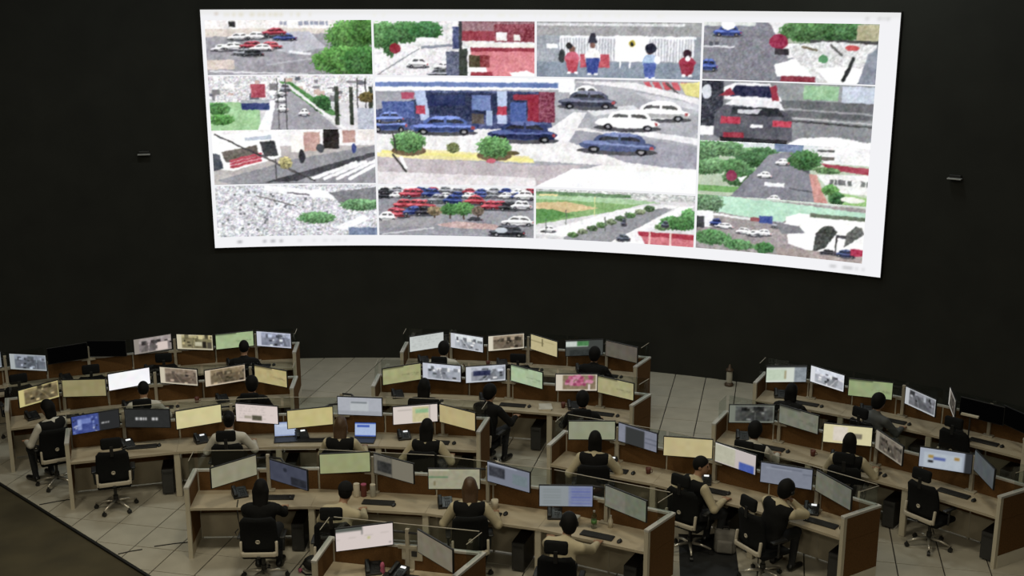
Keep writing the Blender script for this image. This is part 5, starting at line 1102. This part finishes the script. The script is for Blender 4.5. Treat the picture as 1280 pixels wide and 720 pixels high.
        def ex(s):
            g = np.stack(np.meshgrid(*[s.lo[k] + s.h * np.arange(s.n[k]) for k in range(3)], indexing='ij'), -1); p = (g - hip) @ T
            return np.maximum.reduce([s.F, .0 - p[..., 2] - .02, p[..., 2] - .49, np.abs(p[..., 0]) - .205, (p[..., 2] - .40 + .0) - np.abs(p[..., 0]) * 1.2 - (p[..., 1] < 0) * .05]).astype(np.float32)
        link('vest', v.mesh('vest', [vest], ex), E)
    # hair
    hb = Hc - np.array([.22, .28, .48]); v = Field(hb, Hc + np.array([.22, .24, .22]), max(h, .010))
    cutp = lambda p: np.maximum((p[..., 1] - .9 * p[..., 2] - .022) / 1.35, -.085 - p[..., 2])
    v.ell((0, -.012, .016), (.086, .104, .114), 0, .02, HR, Hc, cutp)
    back = HR @ np.array([0, -1.0, 0]); back = np.array([back[0], back[1], 0]); back /= (np.linalg.norm(back) + 1e-9); dn = np.array([0, 0, -1.0]); latv = np.cross(back, dn)
    if hair == 'long':
        a = Hc + back * .045 + dn * .02
        for q in (-1, 0, 1): v.cone(a + latv * q * .045, Hc + back * (.125 + .03 * math.sin(R_(max(lean, 0)))) + dn * .27 + latv * q * .05, .058, .034, 0, .03)
    elif hair == 'bun': v.ell(HR @ np.array([0, -.115, .05]), (.045, .042, .042), 0, .015, np.eye(3), Hc); v.ell((0, -.05, -.06), (.055, .05, .05), 0, .03, HR, Hc)
    elif hair == 'pony':
        v.cone(Hc + back * .10 + np.array([0, 0, .03]), Hc + back * .14 + dn * .08, .034, .034, 0, .02); v.cone(Hc + back * .14 + dn * .08, Hc + back * .13 + dn * .24, .034, .016, 0, .02)
    elif hair == 'bob':
        for q in (-1, 0, 1): v.cone(Hc + back * .04 + latv * q * .035, Hc + back * .06 + dn * .12 + latv * q * .05, .055, .045, 0, .03)
    elif hair == 'full': v.ell((0, -.03, .02), (.098, .105, .118), 0, .03, HR, Hc, cutp); v.ell((0, -.06, -.05), (.075, .06, .07), 0, .03, HR, Hc)
    link('hair', v.mesh('hair', [hmat]), E)
    if hair == 'cap':
        v = Field(Hc - .22, Hc + .22, .010); v.ell((0, -.008, .035), (.093, .112, .105), 0, .01, HR, Hc, lambda p: .02 - p[..., 2]); v.ell((0, .10, .035), (.07, .085, .012), 0, .01, HR, Hc)
        link('cap', v.mesh('cap', ['cloth_black']), E)
    if headset:
        bm = nb(); Rm = Matrix([list(x) for x in HR]); o = Vector(Hc)
        add_tube(bm, [o + Rm @ Vector((.092 * math.cos(a), -.005, .02 + .118 * math.sin(a))) for a in np.linspace(0, PI, 11)], .008, 6)
        for s_ in (-1, 1): add_sph(bm, o + Rm @ Vector((s_ * .092, -.005, -.005)), (.022, .036, .036), 10)
        obj('headset', bm, 'black_plastic', E, True)
    if with_chair:
        q = Rz @ np.array([0, .02 - chair_back, 0])
        chair((root[0] + q[0], root[1] + q[1]), rz + R_(chair_turn), chair_label or ('office chair under the ' + label), hr)
    PEOPLE_ROOT[key] = root
    return E
def CL(d): return 'black office chair occupied by ' + d
person('P10', 9.33, 15.1, 'woman with long brown hair, cream sleeves and dark vest', yaw=12, lean=10, head=(6, 4, 0), lh=(-.24, .36, .775), rh=(.33, .36, .775), hair='long', hmat='hair_brown', h=.008, chair_label=CL('the long-haired woman'), chair_turn=8, hr=False)
person('P11', 8.80, 24.7, 'person in cream shirt leaning over the desk at bottom centre', yaw=20, lean=20, side=4, twist=-12, head=(4, 16, 0), lh=(-.16, .72, .775), rh=(.46, .62, .775), vest=None, hair='full', headset=True, h=.008, chair_label=CL('the person leaning at bottom centre'), chair_turn=-6)
person('P9', 8.97, 5.2, 'person in dark cap and cream shirt with right arm on desk', yaw=6, lean=20, side=6, twist=-10, head=(0, 14, 4), lh=(-.16, .60, .775), rh=(.30, .62, .775), vest=None, hair='cap', h=.008, chair_label=CL('the cap-wearing person'))
person('P8', 8.93, -1.8, 'person dressed in black at left end of nearest long bench', lean=6, head=(0, 4, 0), lh=(-.22, .55, .775), rh=(.22, .55, .775), shirt='cloth_black', hair='long', h=.009, chair_label=CL('the person in black, nearest bench'), hr=False)
person('P18', 11.45, 21.4, 'person in dark vest with cream sleeves facing the grey green screen', yaw=17, lean=9, twist=-6, head=(0, 6, 0), lh=(-.28, .34, .72), rh=(.34, .40, .775), hair='bob', h=.008, chair_label=CL('the person at the grey green screen'), hr=False)
person('P19', 11.19, 29.8, 'man with short hair looking right, cream sleeve resting on desk', yaw=-34, lean=10, head=(-44, 10, 0), lh=(-.36, .20, .80), rh=(.22, .40, .775), hair='short', h=.008, chair_label=CL('the man looking right'), chair_turn=24)
person('P20', 11.12, 36.2, 'person in dark vest resting chin on right hand, near brown end panel', yaw=-10, lean=14, side=10, head=(-8, 10, 8), lh=(-.05, .50, .775), rh=(.17, .26, 1.06), hair='full', headset=True, h=.008, chair_label=CL('the person resting chin on hand'), chair_turn=-14, chair_back=.10)
person('P24', 13.16, 36.5, 'person in dark vest with cream sleeve at the pale yellow screen', yaw=12, lean=9, head=(0, 6, 0), lh=(-.22, .46, .775), rh=(.36, .42, .775), hair='bob', h=.009, chair_label=CL('the person at the pale yellow screen'))
person('P23', 12.87, 30.7, 'person with bushy dark hair and pale sleeves on right bench', lean=14, head=(0, 14, 0), lh=(-.26, .48, .775), rh=(.24, .56, .775), shirt='shirt_white', hair='full', h=.011, chair_label=CL('the bushy-haired person'))
person('P22', 15.08, 35.5, 'person in grey jacket at the green map, back right row', yaw=-20, lean=10, head=(0, 8, 0), shirt='shirt_grey', vest=None, hair='full', h=.011, chair_label=CL('the person in grey jacket'), trousers='trouser_grey')
person('P21', 14.81, 30.4, 'person in black at left end of back right row', lean=10, shirt='cloth_black', hair='bob', h=.012, chair_label=CL('the person in black, back right row'), hr=False)
person('P5', 11.55, -6.4, 'person with dark bun and white shirt at the pinkish document', lean=10, head=(0, 8, 0), lh=(-.30, .42, .775), rh=(.32, .42, .775), shirt='shirt_white', vest=None, hair='bun', h=.010, chair_label=CL('the person with a bun'))
person('P6', 11.26, 2.2, 'long dark-haired person with pale sleeves beside the laptop', lean=9, head=(0, 6, 0), lh=(-.24, .46, .775), rh=(.30, .44, .775), hair='long', hmat='hair_brown', h=.010, chair_label=CL('the person beside the laptop'), hr=False)
person('P7', 11.28, 8.8, 'person in black vest with cream sleeves at right end of third row', lean=7, head=(0, 4, 0), lh=(-.32, .30, .72), rh=(.32, .34, .72), hair='long', h=.010, chair_label=CL('the person at the third row end'), hr=False)
person('P2', 12.69, -19.4, 'person in black with pale sleeve turned left at far left', yaw=34, lean=6, head=(18, 14, 0), lh=(-.24, .38, .70), rh=(.12, .42, .70), shirt='shirt_white', hair='bob', h=.009, chair_label=CL('the person turned left'), chair_turn=-24, hr=False)
person('P3', 13.22, -13.1, 'person in white shirt below the pure white screen', lean=12, head=(0, 10, 0), lh=(-.30, .46, .775), rh=(.32, .46, .775), shirt='shirt_white', vest=None, hair='short', h=.011, chair_label=CL('the person below the pure white screen'))
person('P4', 13.18, -5.6, 'person in black below the mustard map screen', lean=8, shirt='cloth_black', hair='full', h=.012, chair_label=CL('the person below the mustard map'))
person('P1', 15.24, -7.0, 'person in black in front of the plain green map', lean=8, shirt='cloth_black', hair='short', h=.012, chair_label=CL('the person at the plain green map'), hr=False)
person('P12', 15.24, 6.6, 'person in white shirt with dark hair, back middle row', lean=16, head=(0, 14, 0), lh=(-.2, .6, .775), rh=(.26, .6, .775), shirt='shirt_white', vest=None, hair='full', h=.012, chair_label=CL('the white-shirted person, back middle row'))
person('P14', 15.40, 16.8, 'person in black in front of the dark green-striped screen', lean=10, shirt='cloth_black', hair='full', h=.012, chair_label=CL('the person at the green-striped screen'), hr=False)
person('P15', 13.10, 6.8, 'person with long black hair at the olive map screen', lean=8, shirt='cloth_black', hair='long', h=.012, chair_label=CL('the person at the olive map'), hr=False)
person('P16', 13.00, 11.7, 'person in dark clothes turned right, middle of second middle row', yaw=-16, lean=12, head=(-10, 12, 0), rh=(.30, .48, .775), shirt='cloth_black', hair='full', hmat='hair_black', h=.011, chair_label=CL('the person turned right, second middle row'), hr=False)
person('P17', 13.05, 18.3, 'person in black below the bright pink picture', yaw=14, lean=10, head=(0, 10, 0), lh=(-.26, .50, .775), rh=(.30, .50, .775), shirt='cloth_black', hair='full', h=.011, chair_label=CL('the person below the pink picture'))
# empty chairs
for r, az, turn, lab in ((11.42, -14.9, 4, 'empty office chair below the blue desktop screen at left'), (13.16, 41.9, -12, 'empty office chair at near end of the right bench'), (15.42, 40.0, -6, 'empty office chair at the dark far right'),
                         (15.48, -12.3, 0, 'empty office chair below the pale pink window screen'), (15.12, -17.0, 5, 'empty office chair below the switched-off screens'), (14.98, -21.6, 10, 'empty office chair at the far left edge'), (15.42, 11.7, 4, 'empty office chair at the framed street picture, back middle row')):
    chair(P(r, az), R_(turn - az), lab)
